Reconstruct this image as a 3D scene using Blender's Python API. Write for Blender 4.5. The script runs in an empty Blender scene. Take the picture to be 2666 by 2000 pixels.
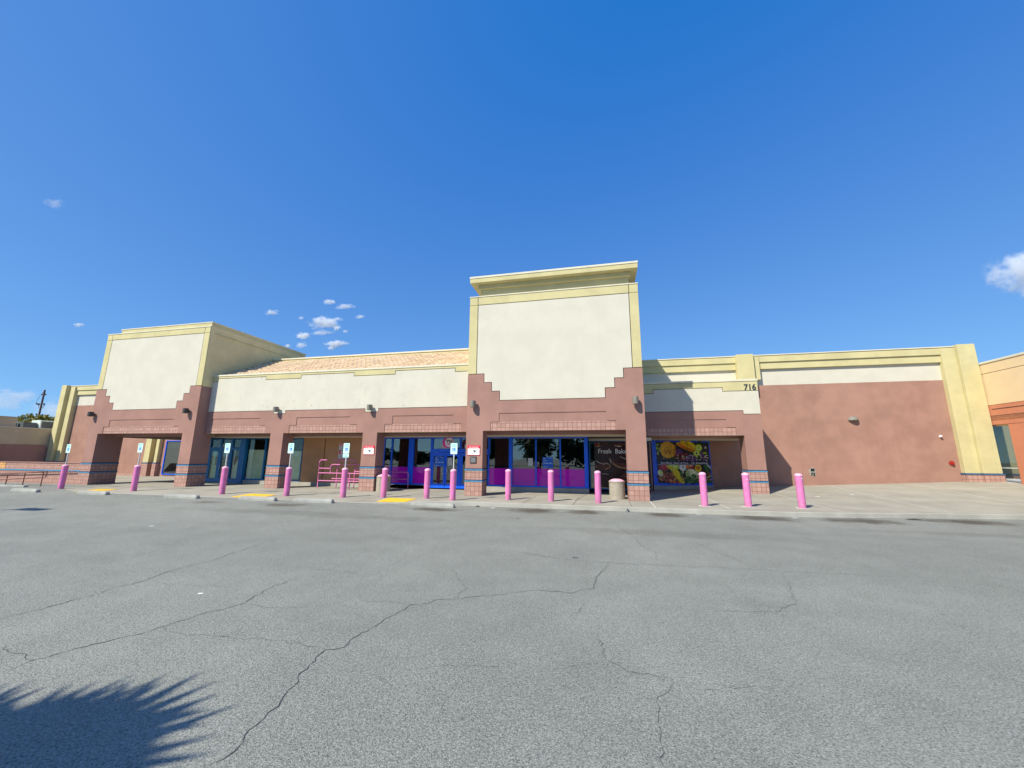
import bpy, bmesh, math, random
from mathutils import Vector, Matrix
random.seed(7)
S = 1.2                                     # layout units -> metres
sc = bpy.context.scene
COL = sc.collection
R = math.radians

# ------------------------------------------------------------------ camera
cam = bpy.data.cameras.new("camera"); camo = bpy.data.objects.new("camera", cam); COL.objects.link(camo)
P_, RO_, YW_ = R(10.725), R(-0.454), R(-12.896)
fwd = Vector((math.sin(YW_)*math.cos(P_), math.cos(YW_)*math.cos(P_), math.sin(P_)))
rt = Vector((math.cos(YW_), -math.sin(YW_), 0)); dn = fwd.cross(rt)
c_, s_ = math.cos(RO_), math.sin(RO_)
right = c_*rt + s_*dn; down = -s_*rt + c_*dn
m = Matrix((right, -down, -fwd)).transposed().to_4x4(); m.translation = Vector((0, 0, 1.5*S))
camo.matrix_world = m
cam.sensor_width = 36; cam.lens = 1005/2666*36; cam.clip_start = .05; cam.clip_end = 6000
sc.camera = camo

# ------------------------------------------------------------------ sky, sun, exposure
EL, AZ = R(45.3), R(55)                     # sun height; compass of travel from +X towards +Y
sund = Vector((math.cos(AZ)*math.cos(EL), math.sin(AZ)*math.cos(EL), -math.sin(EL)))
w = bpy.data.worlds.new("World"); sc.world = w; w.use_nodes = True
wn = w.node_tree.nodes; wl = w.node_tree.links; bg = wn['Background']
sky = wn.new('ShaderNodeTexSky'); sky.sky_type = 'NISHITA'; sky.sun_disc = False
sky.sun_elevation = EL; sky.sun_rotation = math.atan2(-sund.x, -sund.y)
sky.altitude = 0; sky.air_density = .6; sky.dust_density = .2; sky.ozone_density = 3.5
# deep desert blue: the sky's own colour, graded per channel
def wmath(op, x, v):
    q = wn.new('ShaderNodeMath'); q.operation = op
    wl.new(x, q.inputs[0]); q.inputs[1].default_value = v
    return q.outputs[0]
sp3 = wn.new('ShaderNodeSeparateColor'); cb3 = wn.new('ShaderNodeCombineColor'); wl.new(sky.outputs[0], sp3.inputs[0])
rr_ = wmath('MULTIPLY', wmath('POWER', wmath('MAXIMUM', wmath('SUBTRACT', sp3.outputs[0], .36), .005), .55), .165/.3)
gg_ = wmath('MULTIPLY', wmath('POWER', wmath('MAXIMUM', wmath('SUBTRACT', sp3.outputs[1], .25), .02), .5), .278/.3)
bb_ = wmath('MULTIPLY', wmath('POWER', sp3.outputs[2], .30), .545/.3)
for i_, q_ in enumerate((rr_, gg_, bb_)): wl.new(q_, cb3.inputs[i_])
wl.new(cb3.outputs[0], bg.inputs['Color'])
bg.inputs['Strength'].default_value = .15
sl = bpy.data.lights.new("sun", 'SUN'); sl.energy = 3.2; sl.angle = R(.53); sl.color = (1, .94, .78)
so = bpy.data.objects.new("sun", sl); COL.objects.link(so); so.rotation_euler = sund.to_track_quat('-Z', 'Y').to_euler()
sc.view_settings.view_transform = 'Standard'; sc.view_settings.look = 'None'
sc.view_settings.exposure = 1.0; sc.view_settings.gamma = 1
sc.cycles.max_bounces = 8; sc.cycles.volume_bounces = 3

# ------------------------------------------------------------------ materials
MATS = {}
class NG:
    def __init__(s, name):
        m = bpy.data.materials.new(name); m.use_nodes = True; s.m = m; s.nt = m.node_tree; s.n = s.nt.nodes
        s.b = s.n['Principled BSDF']; s.tc = s.n.new('ShaderNodeTexCoord'); s.oc = s.tc.outputs['Object']
    def link(s, a, b): s.nt.links.new(a, b)
    def node(s, t, **kw):
        x = s.n.new(t)
        for k, v in kw.items(): setattr(x, k, v)
        return x
    def noise(s, scale, detail=4, rough=.55, vec=None, stretch=None):
        x = s.node('ShaderNodeTexNoise'); x.inputs['Scale'].default_value = scale; x.inputs['Detail'].default_value = detail; x.inputs['Roughness'].default_value = rough
        v = vec or s.oc
        if stretch:
            mp = s.node('ShaderNodeMapping'); mp.inputs['Scale'].default_value = stretch; s.link(v, mp.inputs[0]); v = mp.outputs[0]
        s.link(v, x.inputs['Vector']); return x.outputs['Fac']
    def math(s, op, a, b=None, c=None, clamp=False):
        x = s.node('ShaderNodeMath', operation=op); x.use_clamp = clamp
        for i, v in enumerate((a, b, c)):
            if v is None: continue
            if isinstance(v, (int, float)): x.inputs[i].default_value = v
            else: s.link(v, x.inputs[i])
        return x.outputs[0]
    def ramp(s, f, lo, hi, a=0., b=1.):
        x = s.node('ShaderNodeMapRange'); x.interpolation_type = 'SMOOTHSTEP'; s.link(f, x.inputs[0])
        x.inputs[1].default_value = lo; x.inputs[2].default_value = hi; x.inputs[3].default_value = a; x.inputs[4].default_value = b
        return x.outputs[0]
    def mix(s, f, a, b, blend='MIX'):
        x = s.node('ShaderNodeMix', data_type='RGBA', blend_type=blend)
        for i, v in ((0, f), (6, a), (7, b)):
            if isinstance(v, (int, float)): x.inputs[i].default_value = v
            elif isinstance(v, tuple): x.inputs[i].default_value = (*v[:3], 1)
            else: s.link(v, x.inputs[i])
        return x.outputs[2]
    def bump(s, h, strength=.3, dist=.01):
        x = s.node('ShaderNodeBump'); x.inputs['Strength'].default_value = strength; x.inputs['Distance'].default_value = dist
        s.link(h, x.inputs['Height']); s.link(x.outputs[0], s.b.inputs['Normal'])
    def fin(s, col, rough=.8, spec=.3, key=None):
        if isinstance(col, tuple): s.b.inputs['Base Color'].default_value = (*col[:3], 1)
        else: s.link(col, s.b.inputs['Base Color'])
        if isinstance(rough, (int, float)): s.b.inputs['Roughness'].default_value = rough
        else: s.link(rough, s.b.inputs['Roughness'])
        s.b.inputs['Specular IOR Level'].default_value = spec
        return s.m
    def sep(s):
        x = s.node('ShaderNodeSeparateXYZ'); s.link(s.oc, x.inputs[0]); return x.outputs

def mul(c, k): return tuple(min(1, x*k) for x in c)
def stucco(name, col, var=.10, streak=.12, dirt=(.30, .27, .2), bs=.45, blot=.0, ghost=False):
    g = NG(name)
    n1 = g.noise(1.1, 5, .6); n2 = g.noise(95, 3, .7); st = g.noise(1.0, 4, .6, stretch=(2.6, 2.6, .22)); n3 = g.noise(.32, 3, .5)
    c = g.mix(g.ramp(n1, .3, .72), mul(col, 1-var), mul(col, 1+var*.5))
    c = g.mix(g.ramp(n2, .3, .75), mul_node(g, c, 1-var*.8), c)
    c = g.mix(g.math('MULTIPLY', g.ramp(st, .52, .8), streak), c, dirt)
    s2 = g.noise(1.0, 5, .7, stretch=(9, 9, .35)); c = g.mix(g.math('MULTIPLY', g.ramp(s2, .60, .78), streak*1.1), c, dirt)
    if ghost:
        gn = g.noise(1.5, 4, .7, stretch=(1.6, 1, .8)); c = g.mix(g.math('MULTIPLY', g.ramp(gn, .56, .66), .16), c, (.36, .36, .31)); dots = g.node('ShaderNodeTexVoronoi'); dots.inputs['Scale'].default_value = 1.1; g.link(g.oc, dots.inputs['Vector']); c = g.mix(g.math('MULTIPLY', g.ramp(dots.outputs['Distance'], .03, .05, 1, 0), .7), c, (.2, .19, .16))
    if blot: c = g.mix(g.math('MULTIPLY', g.ramp(n3, .45, .7), blot), c, mul(col, 1.35))
    g.bump(g.math('ADD', g.noise(140, 3, .65), g.math('MULTIPLY', g.noise(28, 3), .8)), bs, .006)
    return g.fin(c, .92, .15)
def mul_node(g, c, k):
    x = g.node('ShaderNodeMix', data_type='RGBA', blend_type='MULTIPLY'); x.inputs[0].default_value = 1
    g.link(c, x.inputs[6]); x.inputs[7].default_value = (k, k, k, 1); return x.outputs[2]
def mul_rgb(g, c, k):
    x = g.node('ShaderNodeMix', data_type='RGBA', blend_type='MULTIPLY'); x.inputs[0].default_value = 1
    g.link(c, x.inputs[6]); x.inputs[7].default_value = (*k, 1); return x.outputs[2]
def paint(name, col, rough=.45, var=.06, spec=.4, bump=.0, sc_=6):
    g = NG(name); n = g.noise(sc_, 4)
    c = g.mix(g.ramp(n, .3, .7), mul(col, 1-var), mul(col, 1+var))
    if bump: g.bump(g.noise(60, 3), bump, .004)
    return g.fin(c, rough, spec)
CREAM, YEL, TERRA, TILEC = (.62, .588, .50), (.60, .535, .295), (.365, .207, .172), (.45, .275, .23)
M = MATS
M['cream'] = stucco('cream_stucco', CREAM, .05, .09, (.5, .47, .34))
M['yellow'] = stucco('yellow_stucco', YEL, .09, .14, (.42, .34, .15))
M['whitecap'] = stucco('pale_cap', (.70, .66, .52), .05, .1)
M['terra'] = stucco('terracotta_stucco', TERRA, .10, .10, (.22, .11, .08), blot=.22)
M['terra_wing'] = stucco('terracotta_stucco_weathered', (.385, .218, .170), .13, .22, (.24, .11, .07), blot=.22)
M['cream_ghost'] = stucco('cream_stucco_ghost', CREAM, .05, .09, (.5, .47, .34), ghost=True)
M['sidewall_lift'] = stucco('side_stucco_shade_lift', (.74, .62, .33), .09, .14, (.42, .35, .2))  # yellow stucco lightened in its colour to lift the shade on the tower side
M['wall_shade_lift'] = stucco('brown_stucco_shade_lift', (.50, .285, .155), .10, .1, (.3, .15, .08))  # terracotta made lighter and browner to lift the shade on this wall
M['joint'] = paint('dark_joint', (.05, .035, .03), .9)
M['orange'] = stucco('orange_stucco', (.60, .235, .135), .07, .05, (.5, .2, .1))
M['peach'] = stucco('peach_stucco', (.80, .60, .36), .05, .06, (.7, .5, .28))
M['tan'] = stucco('tan_stucco', (.56, .47, .32), .08, .1)
M['ceiling'] = stucco('ceiling_plaster', (.62, .56, .42), .06, .04)
M['concrete'] = stucco('kerb_concrete', (.40, .39, .35), .15, .0, bs=.5)
M['stop'] = stucco('wheel_stop_concrete', (.42, .42, .39), .25, .1, (.2, .2, .19), bs=.6)
def tile(name, col, grout=(.27, .12, .09), ts=.176*S):
    g = NG(name); x, y, z = g.sep()
    u = g.math('DIVIDE', g.math('ADD', x, y), ts); v = g.math('DIVIDE', z, ts)
    def edge(q):
        f = g.math('FRACT', q); return g.math('MINIMUM', f, g.math('SUBTRACT', 1, f))
    e = g.math('MINIMUM', edge(u), edge(v)); mk = g.ramp(e, .035, .065)
    wn_ = g.node('ShaderNodeTexWhiteNoise', noise_dimensions='3D'); cb = g.node('ShaderNodeCombineXYZ')
    g.link(g.math('FLOOR', u), cb.inputs[0]); g.link(g.math('FLOOR', v), cb.inputs[1]); g.link(cb.outputs[0], wn_.inputs[0])
    c = g.mix(wn_.outputs['Value'], mul(col, .88), mul(col, 1.1)); c = g.mix(g.ramp(g.noise(30), .35, .7), mul_node(g, c, .9), c)
    c = g.mix(mk, grout, c)
    g.bump(g.math('ADD', mk, g.math('MULTIPLY', g.noise(90), .25)), .5, .008)
    return g.fin(c, .75, .25)
M['tile'] = tile('pink_split_tile', TILEC)
M['tile_yellow'] = tile('tile_ochre_tone', (.72, .40, .14))
M['tile_orange'] = tile('brown_tile', (.40, .16, .08))
M['band'] = paint('blue_band', (.075, .25, .42), .6, .15)
M['banddark'] = paint('dark_blue_band', (.045, .11, .22), .6, .2)
M['navy'] = paint('navy_joint', (.012, .03, .10), .6)
M['cobalt'] = paint('cobalt_frame', (.006, .12, .88), .35, .12)
M['teal'] = paint('teal_frame', (.004, .13, .36), .35, .12)
M['steel'] = paint('galvanised_steel', (.55, .57, .58), .4, .1)
M['lampgrey'] = paint('lamp_grey', (.21, .20, .17), .6)
M['lampdark'] = paint('lamp_dark', (.06, .055, .05), .6)
M['railbrown'] = paint('brown_rail', (.17, .07, .055), .5)
M['black'] = paint('black', (.012, .012, .014), .6)
M['white'] = paint('white_enamel', (.85, .86, .85), .4, .02)
M['signcyan'] = paint('sign_white', (.62, .90, .86), .35, .02)
M['signred'] = paint('sign_red', (.72, .035, .075), .4)
M['signblue'] = paint('sign_blue', (.01, .22, .68), .4)
M['signgreen'] = paint('sign_green', (.05, .35, .25), .5)
M['ink'] = paint('ink', (.03, .04, .05), .5)
M['greyink'] = paint('grey_ink', (.35, .35, .38), .5)
M['paper'] = paint('paper', (.55, .56, .58), .9, .06)
M['lease'] = paint('poster_blue', (.008, .10, .55), .35, .1)
M['leasetext'] = paint('poster_text', (.55, .72, .95), .5)
M['kraft'] = paint('window_paper', (.66, .65, .52), .9, .1, sc_=2)
M['yellowpad'] = paint('tactile_yellow', (.80, .47, .03), .8, .12)
M['magenta'] = paint('magenta', (.72, .02, .26), .35, .2)
M['limedot'] = paint('lime_sticker', (.55, .62, .10), .5)
M['red'] = paint('alarm_red', (.36, .03, .022), .4)
M['hvac'] = paint('hvac_green', (.60, .68, .62), .5)
M['hvacdark'] = paint('hvac_grille', (.09, .10, .11), .6)
M['wood'] = paint('creosote_wood', (.10, .055, .05), .9, .3)
def pinkpaint(name, col):
    g = NG(name); oi = g.node('ShaderNodeObjectInfo')
    ad = g.node('ShaderNodeVectorMath', operation='ADD'); mm = g.node('ShaderNodeVectorMath', operation='SCALE')
    cb = g.node('ShaderNodeCombineXYZ'); g.link(oi.outputs['Random'], cb.inputs[0]); g.link(oi.outputs['Random'], cb.inputs[1]); g.link(cb.outputs[0], mm.inputs[0]); mm.inputs['Scale'].default_value = 40
    g.link(g.oc, ad.inputs[0]); g.link(mm.outputs[0], ad.inputs[1]); v = ad.outputs[0]
    n = g.noise(5, 4, .6, vec=v); chips = g.noise(38, 2, .5, vec=v); sc2 = g.noise(9, 5, .7, vec=v, stretch=(1, 1, .3))
    c = g.mix(g.ramp(n, .3, .7), mul(col, .9), mul(col, 1.06))
    c = g.mix(g.math('MULTIPLY', g.ramp(sc2, .58, .75), .35), c, (.80, .55, .66))
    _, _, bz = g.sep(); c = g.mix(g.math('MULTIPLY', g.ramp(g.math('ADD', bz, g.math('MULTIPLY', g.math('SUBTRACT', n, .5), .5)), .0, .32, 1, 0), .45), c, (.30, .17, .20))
    c = g.mix(g.math('MULTIPLY', g.ramp(chips, .66, .70), .8), c, (.25, .07, .12))
    g.bump(n, .1, .01)
    return g.fin(c, .5, .35)
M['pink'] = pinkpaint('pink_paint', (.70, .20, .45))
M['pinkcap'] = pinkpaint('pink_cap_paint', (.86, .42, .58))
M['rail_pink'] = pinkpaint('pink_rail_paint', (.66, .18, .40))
def aggregate():
    g = NG('exposed_aggregate'); v = g.node('ShaderNodeTexVoronoi'); v.inputs['Scale'].default_value = 55; g.link(g.oc, v.inputs['Vector'])
    c = g.mix(v.outputs['Color'], (.20, .17, .13), (.52, .47, .39)); g.bump(v.outputs['Distance'], .6, .01); return g.fin(c, .9, .2)
M['aggregate'] = aggregate()
def glass(name, film=None, tr_=.44, ior=2.3):
    # window pane: dark tinted body you can partly see through, mirror-like surface
    g = NG(name); g.n.remove(g.b)
    fr = g.node('ShaderNodeFresnel'); ge = g.node('ShaderNodeNewGeometry'); g.link(g.math('ADD', g.math('MULTIPLY', ge.outputs['Backfacing'], 1/ior-ior), ior), fr.inputs['IOR'])
    gl = g.node('ShaderNodeBsdfGlossy'); gl.inputs['Roughness'].default_value = .012; gl.inputs['Color'].default_value = (.88, .93, .93, 1)
    nb = g.node('ShaderNodeBump'); nb.inputs['Strength'].default_value = .06; nb.inputs['Distance'].default_value = .05; g.link(g.noise(.9, 2), nb.inputs['Height']); g.link(nb.outputs[0], gl.inputs['Normal'])
    tr = g.node('ShaderNodeBsdfTransparent'); tr.inputs['Color'].default_value = (tr_, tr_*1.08, tr_*1.04, 1)
    if film:
        df = g.node('ShaderNodeBsdfDiffuse'); df.inputs['Color'].default_value = (*film, 1)
        tr.inputs['Color'].default_value = (*mul(film, .9), 1)
        mx = g.node('ShaderNodeMixShader'); mx.inputs[0].default_value = .82; g.link(tr.outputs[0], mx.inputs[1]); g.link(df.outputs[0], mx.inputs[2]); base = mx.outputs[0]
    else: base = tr.outputs[0]
    m2 = g.node('ShaderNodeMixShader'); g.link(fr.outputs[0], m2.inputs[0]); g.link(base, m2.inputs[1]); g.link(gl.outputs[0], m2.inputs[2])
    g.link(m2.outputs[0], g.n['Material Output'].inputs['Surface']); return g.m
M['glass'] = glass('window_glass'); M['clearglass'] = glass('clear_glass', tr_=.88, ior=1.5); M['mirrorglass'] = glass('reflective_glass', ior=3.2)
M['film'] = glass('purple_film_glass', ior=1.5, film=(.58, .014, .56))
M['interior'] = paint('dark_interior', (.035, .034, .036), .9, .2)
def roofmat():
    g = NG('clay_roof_tile'); x, y, z = g.sep()
    wn_ = g.node('ShaderNodeTexWhiteNoise', noise_dimensions='3D'); cb = g.node('ShaderNodeCombineXYZ')
    g.link(g.math('FLOOR', g.math('DIVIDE', x, .25*S)), cb.inputs[0]); g.link(g.math('FLOOR', g.math('DIVIDE', z, (1.55/9)*S)), cb.inputs[1]); g.link(cb.outputs[0], wn_.inputs[0])
    c = g.mix(wn_.outputs['Value'], (.58, .41, .26), (.77, .61, .43)); c = g.mix(g.ramp(g.noise(7), .4, .7), mul_node(g, c, .8), c)
    return g.fin(c, .85, .2)
M['rooftile'] = roofmat()
def asphalt():
    g = NG('asphalt'); x, y, z = g.sep()
    big = g.noise(.16, 5, .6); mid = g.noise(1.3, 5, .65); fine = g.noise(58, 6, .80)
    vo = g.node('ShaderNodeTexVoronoi'); vo.inputs['Scale'].default_value = 110; g.link(g.oc, vo.inputs['Vector'])
    c = g.mix(g.ramp(big, .35, .68), (.262, .272, .240), (.318, .326, .288))
    c = g.mix(g.ramp(mid, .3, .75), mul_node(g, c, .88), c)
    c = g.mix(g.ramp(fine, .38, .62), mul_node(g, c, .48), mul_node(g, c, 1.12))
    vs = g.node('ShaderNodeSeparateColor'); g.link(vo.outputs['Color'], vs.inputs[0])
    c = g.mix(g.math('MULTIPLY', g.ramp(vs.outputs[0], .55, .95), .45), c, (.42, .42, .40))
    c = g.mix(g.math('MULTIPLY', g.ramp(vs.outputs[1], .80, .95), .6), c, (.06, .063, .065))
    tint = g.noise(.55, 4, .6); c = g.mix(g.math('MULTIPLY', g.ramp(tint, .55, .75), .5), c, mul_rgb(g, c, (.99, 1.03, .97))); pat = g.noise(.28, 6, .7, stretch=(.5, 1.6, 1)); c = g.mix(g.math('MULTIPLY', g.ramp(pat, .52, .70), .6), c, mul_node(g, c, .80)); pale_ = g.noise(.21, 5, .6, stretch=(1.3, .8, 1)); c = g.mix(g.math('MULTIPLY', g.ramp(pale_, .55, .72), .5), c, mul_node(g, c, 1.14))  # random tint, then darker and paler patches in the asphalt colour
    # dry water marks along the gutter, tyre-dark spots
    sp = g.node('ShaderNodeTexVoronoi'); sp.inputs['Scale'].default_value = .75; sp.inputs['Randomness'].default_value = 1; g.link(g.oc, sp.inputs['Vector'])
    ss = g.node('ShaderNodeSeparateColor'); g.link(sp.outputs['Color'], ss.inputs[0])
    spot = g.math('MULTIPLY', g.ramp(sp.outputs['Distance'], .035, .075, 1, 0), g.ramp(ss.outputs[0], .5, .55))
    c = g.mix(g.math('MULTIPLY', spot, .75), c, (.045, .048, .055))
    wob = g.noise(2.2, 4, .7)
    for (sx, sy, a, b, k) in [(-5.1, 11.75, .95, .45, .85), (-2.1, 12.35, .85, .62, .9), (-.55, 12.45, .66, .55, .85), (1.75, 12.55, .66, .5, .9), (4.35, 12.6, .95, .55, .85), (6.8, 12.8, 1.2, .6, .85), (9.6, 13.45, 1.2, .6, .9), (-10, 11.0, 1.0, .4, .7), (-13, 10.9, .8, .35, .55), (1.5, 9.5, 3.2, .5, .25), (-8, 9.8, 5, .5, .28), (8, 11.2, 3.0, .35, .22)]:
        dx = g.math('DIVIDE', g.math('SUBTRACT', x, sx*S), a*S); dy = g.math('DIVIDE', g.math('SUBTRACT', y, sy*S), b*S)
        d = g.math('ADD', g.math('SQRT', g.math('ADD', g.math('MULTIPLY', dx, dx), g.math('MULTIPLY', dy, dy))), g.math('MULTIPLY', g.math('SUBTRACT', wob, .5), 1.6))
        c = g.mix(g.math('MULTIPLY', g.ramp(d, .25, 1.15, 1, 0), k), c, (.075, .062, .045))
    g.bump(g.math('ADD', fine, vo.outputs['Distance']), .7, .006)
    return g.fin(c, .88, .25)
M['asphalt'] = asphalt()
M['crack'] = paint('crack', (.075, .078, .078), .95, .3)
def walk():
    g = NG('sidewalk_concrete'); n = g.noise(.55, 5, .65); f = g.noise(70, 3, .7); b = g.noise(.13, 4)
    c = g.mix(g.ramp(n, .3, .72), (.315, .293, .245), (.40, .378, .318)); c = g.mix(g.ramp(f, .35, .7), mul_node(g, c, .86), c)
    c = g.mix(g.math('MULTIPLY', g.ramp(b, .5, .7), .35), c, (.30, .28, .24))
    st = g.noise(2.6, 5, .75); c = g.mix(g.math('MULTIPLY', g.ramp(st, .62, .74), .35), c, (.23, .21, .18))
    gm = g.node('ShaderNodeTexVoronoi'); gm.inputs['Scale'].default_value = 1.7; g.link(g.oc, gm.inputs['Vector']); c = g.mix(g.math('MULTIPLY', g.ramp(gm.outputs['Distance'], .05, .075, 1, 0), .6), c, (.16, .15, .13))
    pn = g.noise(.33, 4, .6, stretch=(1, 1, 1)); c = g.mix(g.math('MULTIPLY', g.ramp(pn, .48, .6), .4), c, mul_node(g, c, .84))
    g.bump(f, .3, .004); return g.fin(c, .9, .2)
M['walk'] = walk()
M['score_dark'] = paint('score_dark', (.13, .12, .10), .9)
M['score_light'] = paint('score_light', (.60, .59, .53), .9)
def leafmat(name, a, b):
    g = NG(name); n = g.noise(.9, 3); oi = g.node('ShaderNodeNewGeometry')
    c = g.mix(oi.outputs['Random Per Island'], a, b); c = g.mix(g.ramp(n, .35, .65), mul_node(g, c, .7), c)
    g.fin(c, .6, .3)
    t = g.node('ShaderNodeBsdfTranslucent'); g.link(c, t.inputs[0]); mx = g.node('ShaderNodeMixShader'); mx.inputs[0].default_value = .25
    g.link(g.b.outputs[0], mx.inputs[1]); g.link(t.outputs[0], mx.inputs[2]); g.link(mx.outputs[0], g.n['Material Output'].inputs['Surface']); return g.m
M['leaf'] = leafmat('leaf', (.05, .075, .02), (.16, .16, .035))
M['leafyel'] = leafmat('leaf_yellow', (.10, .11, .012), (.34, .27, .03))
M['leafdark'] = leafmat('leaf_dark', (.025, .045, .02), (.06, .09, .03))
M['palmleaf'] = leafmat('palm_leaf', (.06, .08, .03), (.16, .16, .06))
M['bark'] = paint('bark', (.12, .085, .06), .95, .3, bump=.5)

# ------------------------------------------------------------------ mesh building
LOC = {}
class MB:
    def __init__(s): s.v = []; s.f = []; s.mi = []; s.mats = []
    def mid(s, m):
        if m not in s.mats: s.mats.append(m)
        return s.mats.index(m)
    def poly(s, pts, m):
        i = len(s.v); s.v += [tuple(p) for p in pts]; s.f.append(list(range(i, i+len(pts)))); s.mi.append(s.mid(m))
    def extr(s, pts, vec, m, mside=None):
        n = len(pts); i = len(s.v); vec = Vector(vec)
        s.v += [tuple(p) for p in pts] + [tuple(Vector(p)+vec) for p in pts]
        k = s.mid(m); k2 = s.mid(mside) if mside else k
        s.f.append(list(range(i, i+n))); s.mi.append(k); s.f.append(list(range(i+n, i+2*n))[::-1]); s.mi.append(k)
        for a in range(n):
            b = (a+1) % n; s.f.append([i+a, i+n+a, i+n+b, i+b]); s.mi.append(k2)
    def box(s, x0, x1, y0, y1, z0, z1, m):
        s.extr([(x0, y0, z0), (x1, y0, z0), (x1, y0, z1), (x0, y0, z1)], (0, y1-y0, 0), m)
    def prism(s, xz, y0, y1, m): s.extr([(x, y0, z) for x, z in xz], (0, y1-y0, 0), m)
    def xprism(s, yz, x0, x1, m): s.extr([(x0, y, z) for y, z in yz], (x1-x0, 0, 0), m)
    def tube(s, path, r, m, n=8, r2=None, caps=True):
        path = [Vector(p) for p in path]; k = s.mid(m); i0 = len(s.v); L = len(path)
        for j, p in enumerate(path):
            d = (path[min(j+1, L-1)]-path[max(j-1, 0)]).normalized()
            a = d.cross(Vector((0, 0, 1)));
            if a.length < 1e-3: a = Vector((1, 0, 0))
            a.normalize(); b = d.cross(a); rr = r if r2 is None else r+(r2-r)*j/(L-1)
            for q in range(n):
                t = 2*math.pi*q/n; s.v.append(tuple(p+a*(rr*math.cos(t))+b*(rr*math.sin(t))))
        for j in range(L-1):
            for q in range(n):
                q2 = (q+1) % n; s.f.append([i0+j*n+q, i0+j*n+q2, i0+(j+1)*n+q2, i0+(j+1)*n+q]); s.mi.append(k)
        if caps:
            s.f.append([i0+q for q in range(n)][::-1]); s.mi.append(k); s.f.append([i0+(L-1)*n+q for q in range(n)]); s.mi.append(k)
    def lathe(s, prof, c, m, n=28):
        k = s.mid(m); i0 = len(s.v); cx, cy, cz = c
        for r, z in prof:
            for q in range(n):
                t = 2*math.pi*q/n; s.v.append((cx+r*math.cos(t), cy+r*math.sin(t), cz+z))
        for j in range(len(prof)-1):
            for q in range(n):
                q2 = (q+1) % n; s.f.append([i0+j*n+q, i0+j*n+q2, i0+(j+1)*n+q2, i0+(j+1)*n+q]); s.mi.append(k)
        s.f.append([i0+q for q in range(n)][::-1]); s.mi.append(k)
        j = len(prof)-1; s.f.append([i0+j*n+q for q in range(n)]); s.mi.append(k)
    def disc(s, cx, cz, rx, rz, y, m, n=20, dy=.003, rot=0):
        pts = []
        for q in range(n):
            t = 2*math.pi*q/n; a, b = rx*math.cos(t), rz*math.sin(t)
            pts.append((cx+a*math.cos(rot)-b*math.sin(rot), cz+a*math.sin(rot)+b*math.cos(rot)))
        s.prism(pts, y, y+dy, m)
    def text(s, txt, x, z, y, h, m, align='LEFT', width=None, bold=0., dy=.003, xf=None):
        cu = bpy.data.curves.new('t', 'FONT'); cu.body = txt; cu.size = 1; cu.align_x = align; cu.offset = bold; cu.resolution_u = 3; cu.fill_mode = 'FRONT'
        ob = bpy.data.objects.new('t', cu); COL.objects.link(ob); dg = bpy.context.evaluated_depsgraph_get(); me = bpy.data.meshes.new_from_object(ob.evaluated_get(dg))
        COL.objects.unlink(ob); bpy.data.objects.remove(ob)
        if not len(me.vertices): return
        xs = [v.co.x for v in me.vertices]; k = h/.70; kx = k
        if width: kx = width/(max(xs)-min(xs))
        i = len(s.v); kk = s.mid(m)
        for v in me.vertices:
            p = (x+v.co.x*kx, y, z+v.co.y*k); s.v.append(xf(p) if xf else p)
        for f in me.polygons: s.f.append([i+q for q in f.vertices]); s.mi.append(kk)
        bpy.data.meshes.remove(me)
    def build(s, name, parent=None, bevel=0, smooth=False, raw=False, recalc=True):
        base = Vector(LOC.get(parent.name, (0, 0, 0))) if parent else Vector((0, 0, 0))
        if s.origin is not None: base = Vector(s.origin)
        me = bpy.data.meshes.new(name); me.from_pydata([tuple((Vector(v)-base)*S) for v in s.v], [], s.f)
        for mm in s.mats: me.materials.append(M[mm])
        me.polygons.foreach_set('material_index', s.mi)
        if recalc:
            bm = bmesh.new(); bm.from_mesh(me); bmesh.ops.recalc_face_normals(bm, faces=bm.faces); bm.to_mesh(me); bm.free()
        o = bpy.data.objects.new(name, me); COL.objects.link(o)
        if smooth:
            me.polygons.foreach_set('use_smooth', [True]*len(me.polygons))
            try: me.set_sharp_from_angle(angle=R(40))
            except Exception: pass
        pl = Vector(LOC.get(parent.name, (0, 0, 0))) if parent else Vector((0, 0, 0))
        o.location = (base-pl)*S
        LOC[o.name] = tuple(base)
        if parent: o.parent = parent
        if bevel:
            b = o.modifiers.new('bevel', 'BEVEL'); b.width = bevel*S; b.segments = 2; b.limit_method = 'ANGLE'; b.angle_limit = R(50)
        return o
    origin = None
def thing(name, loc, label, cat, group=None):
    o = bpy.data.objects.new(name, None); COL.objects.link(o); o.location = Vector(loc)*S; o.empty_display_size = .2
    LOC[o.name] = tuple(loc); return tag(o, label, cat, group)
def tag(o, label, cat, group=None):
    o['label'] = label; o['category'] = cat
    if group: o['group'] = group
    return o
def struct(o): o['kind'] = 'structure'; return o
def single(mb, name, loc, label, cat, group=None, **kw):
    mb.origin = loc; return tag(mb.build(name, **kw), label, cat, group)
def dup(root, loc, label=None, group=None):
    r = root.copy(); COL.objects.link(r); r.location = Vector(loc)*S; LOC[r.name] = tuple(loc)
    if label: r['label'] = label
    if group: r['group'] = group
    for ch in list(root.children):
        c = ch.copy(); COL.objects.link(c); c.parent = r
        for g in list(ch.children):
            d = g.copy(); COL.objects.link(d); d.parent = c
    return r
def sm(t): t = max(0, min(1, t)); return t*t*(3-2*t)

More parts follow.
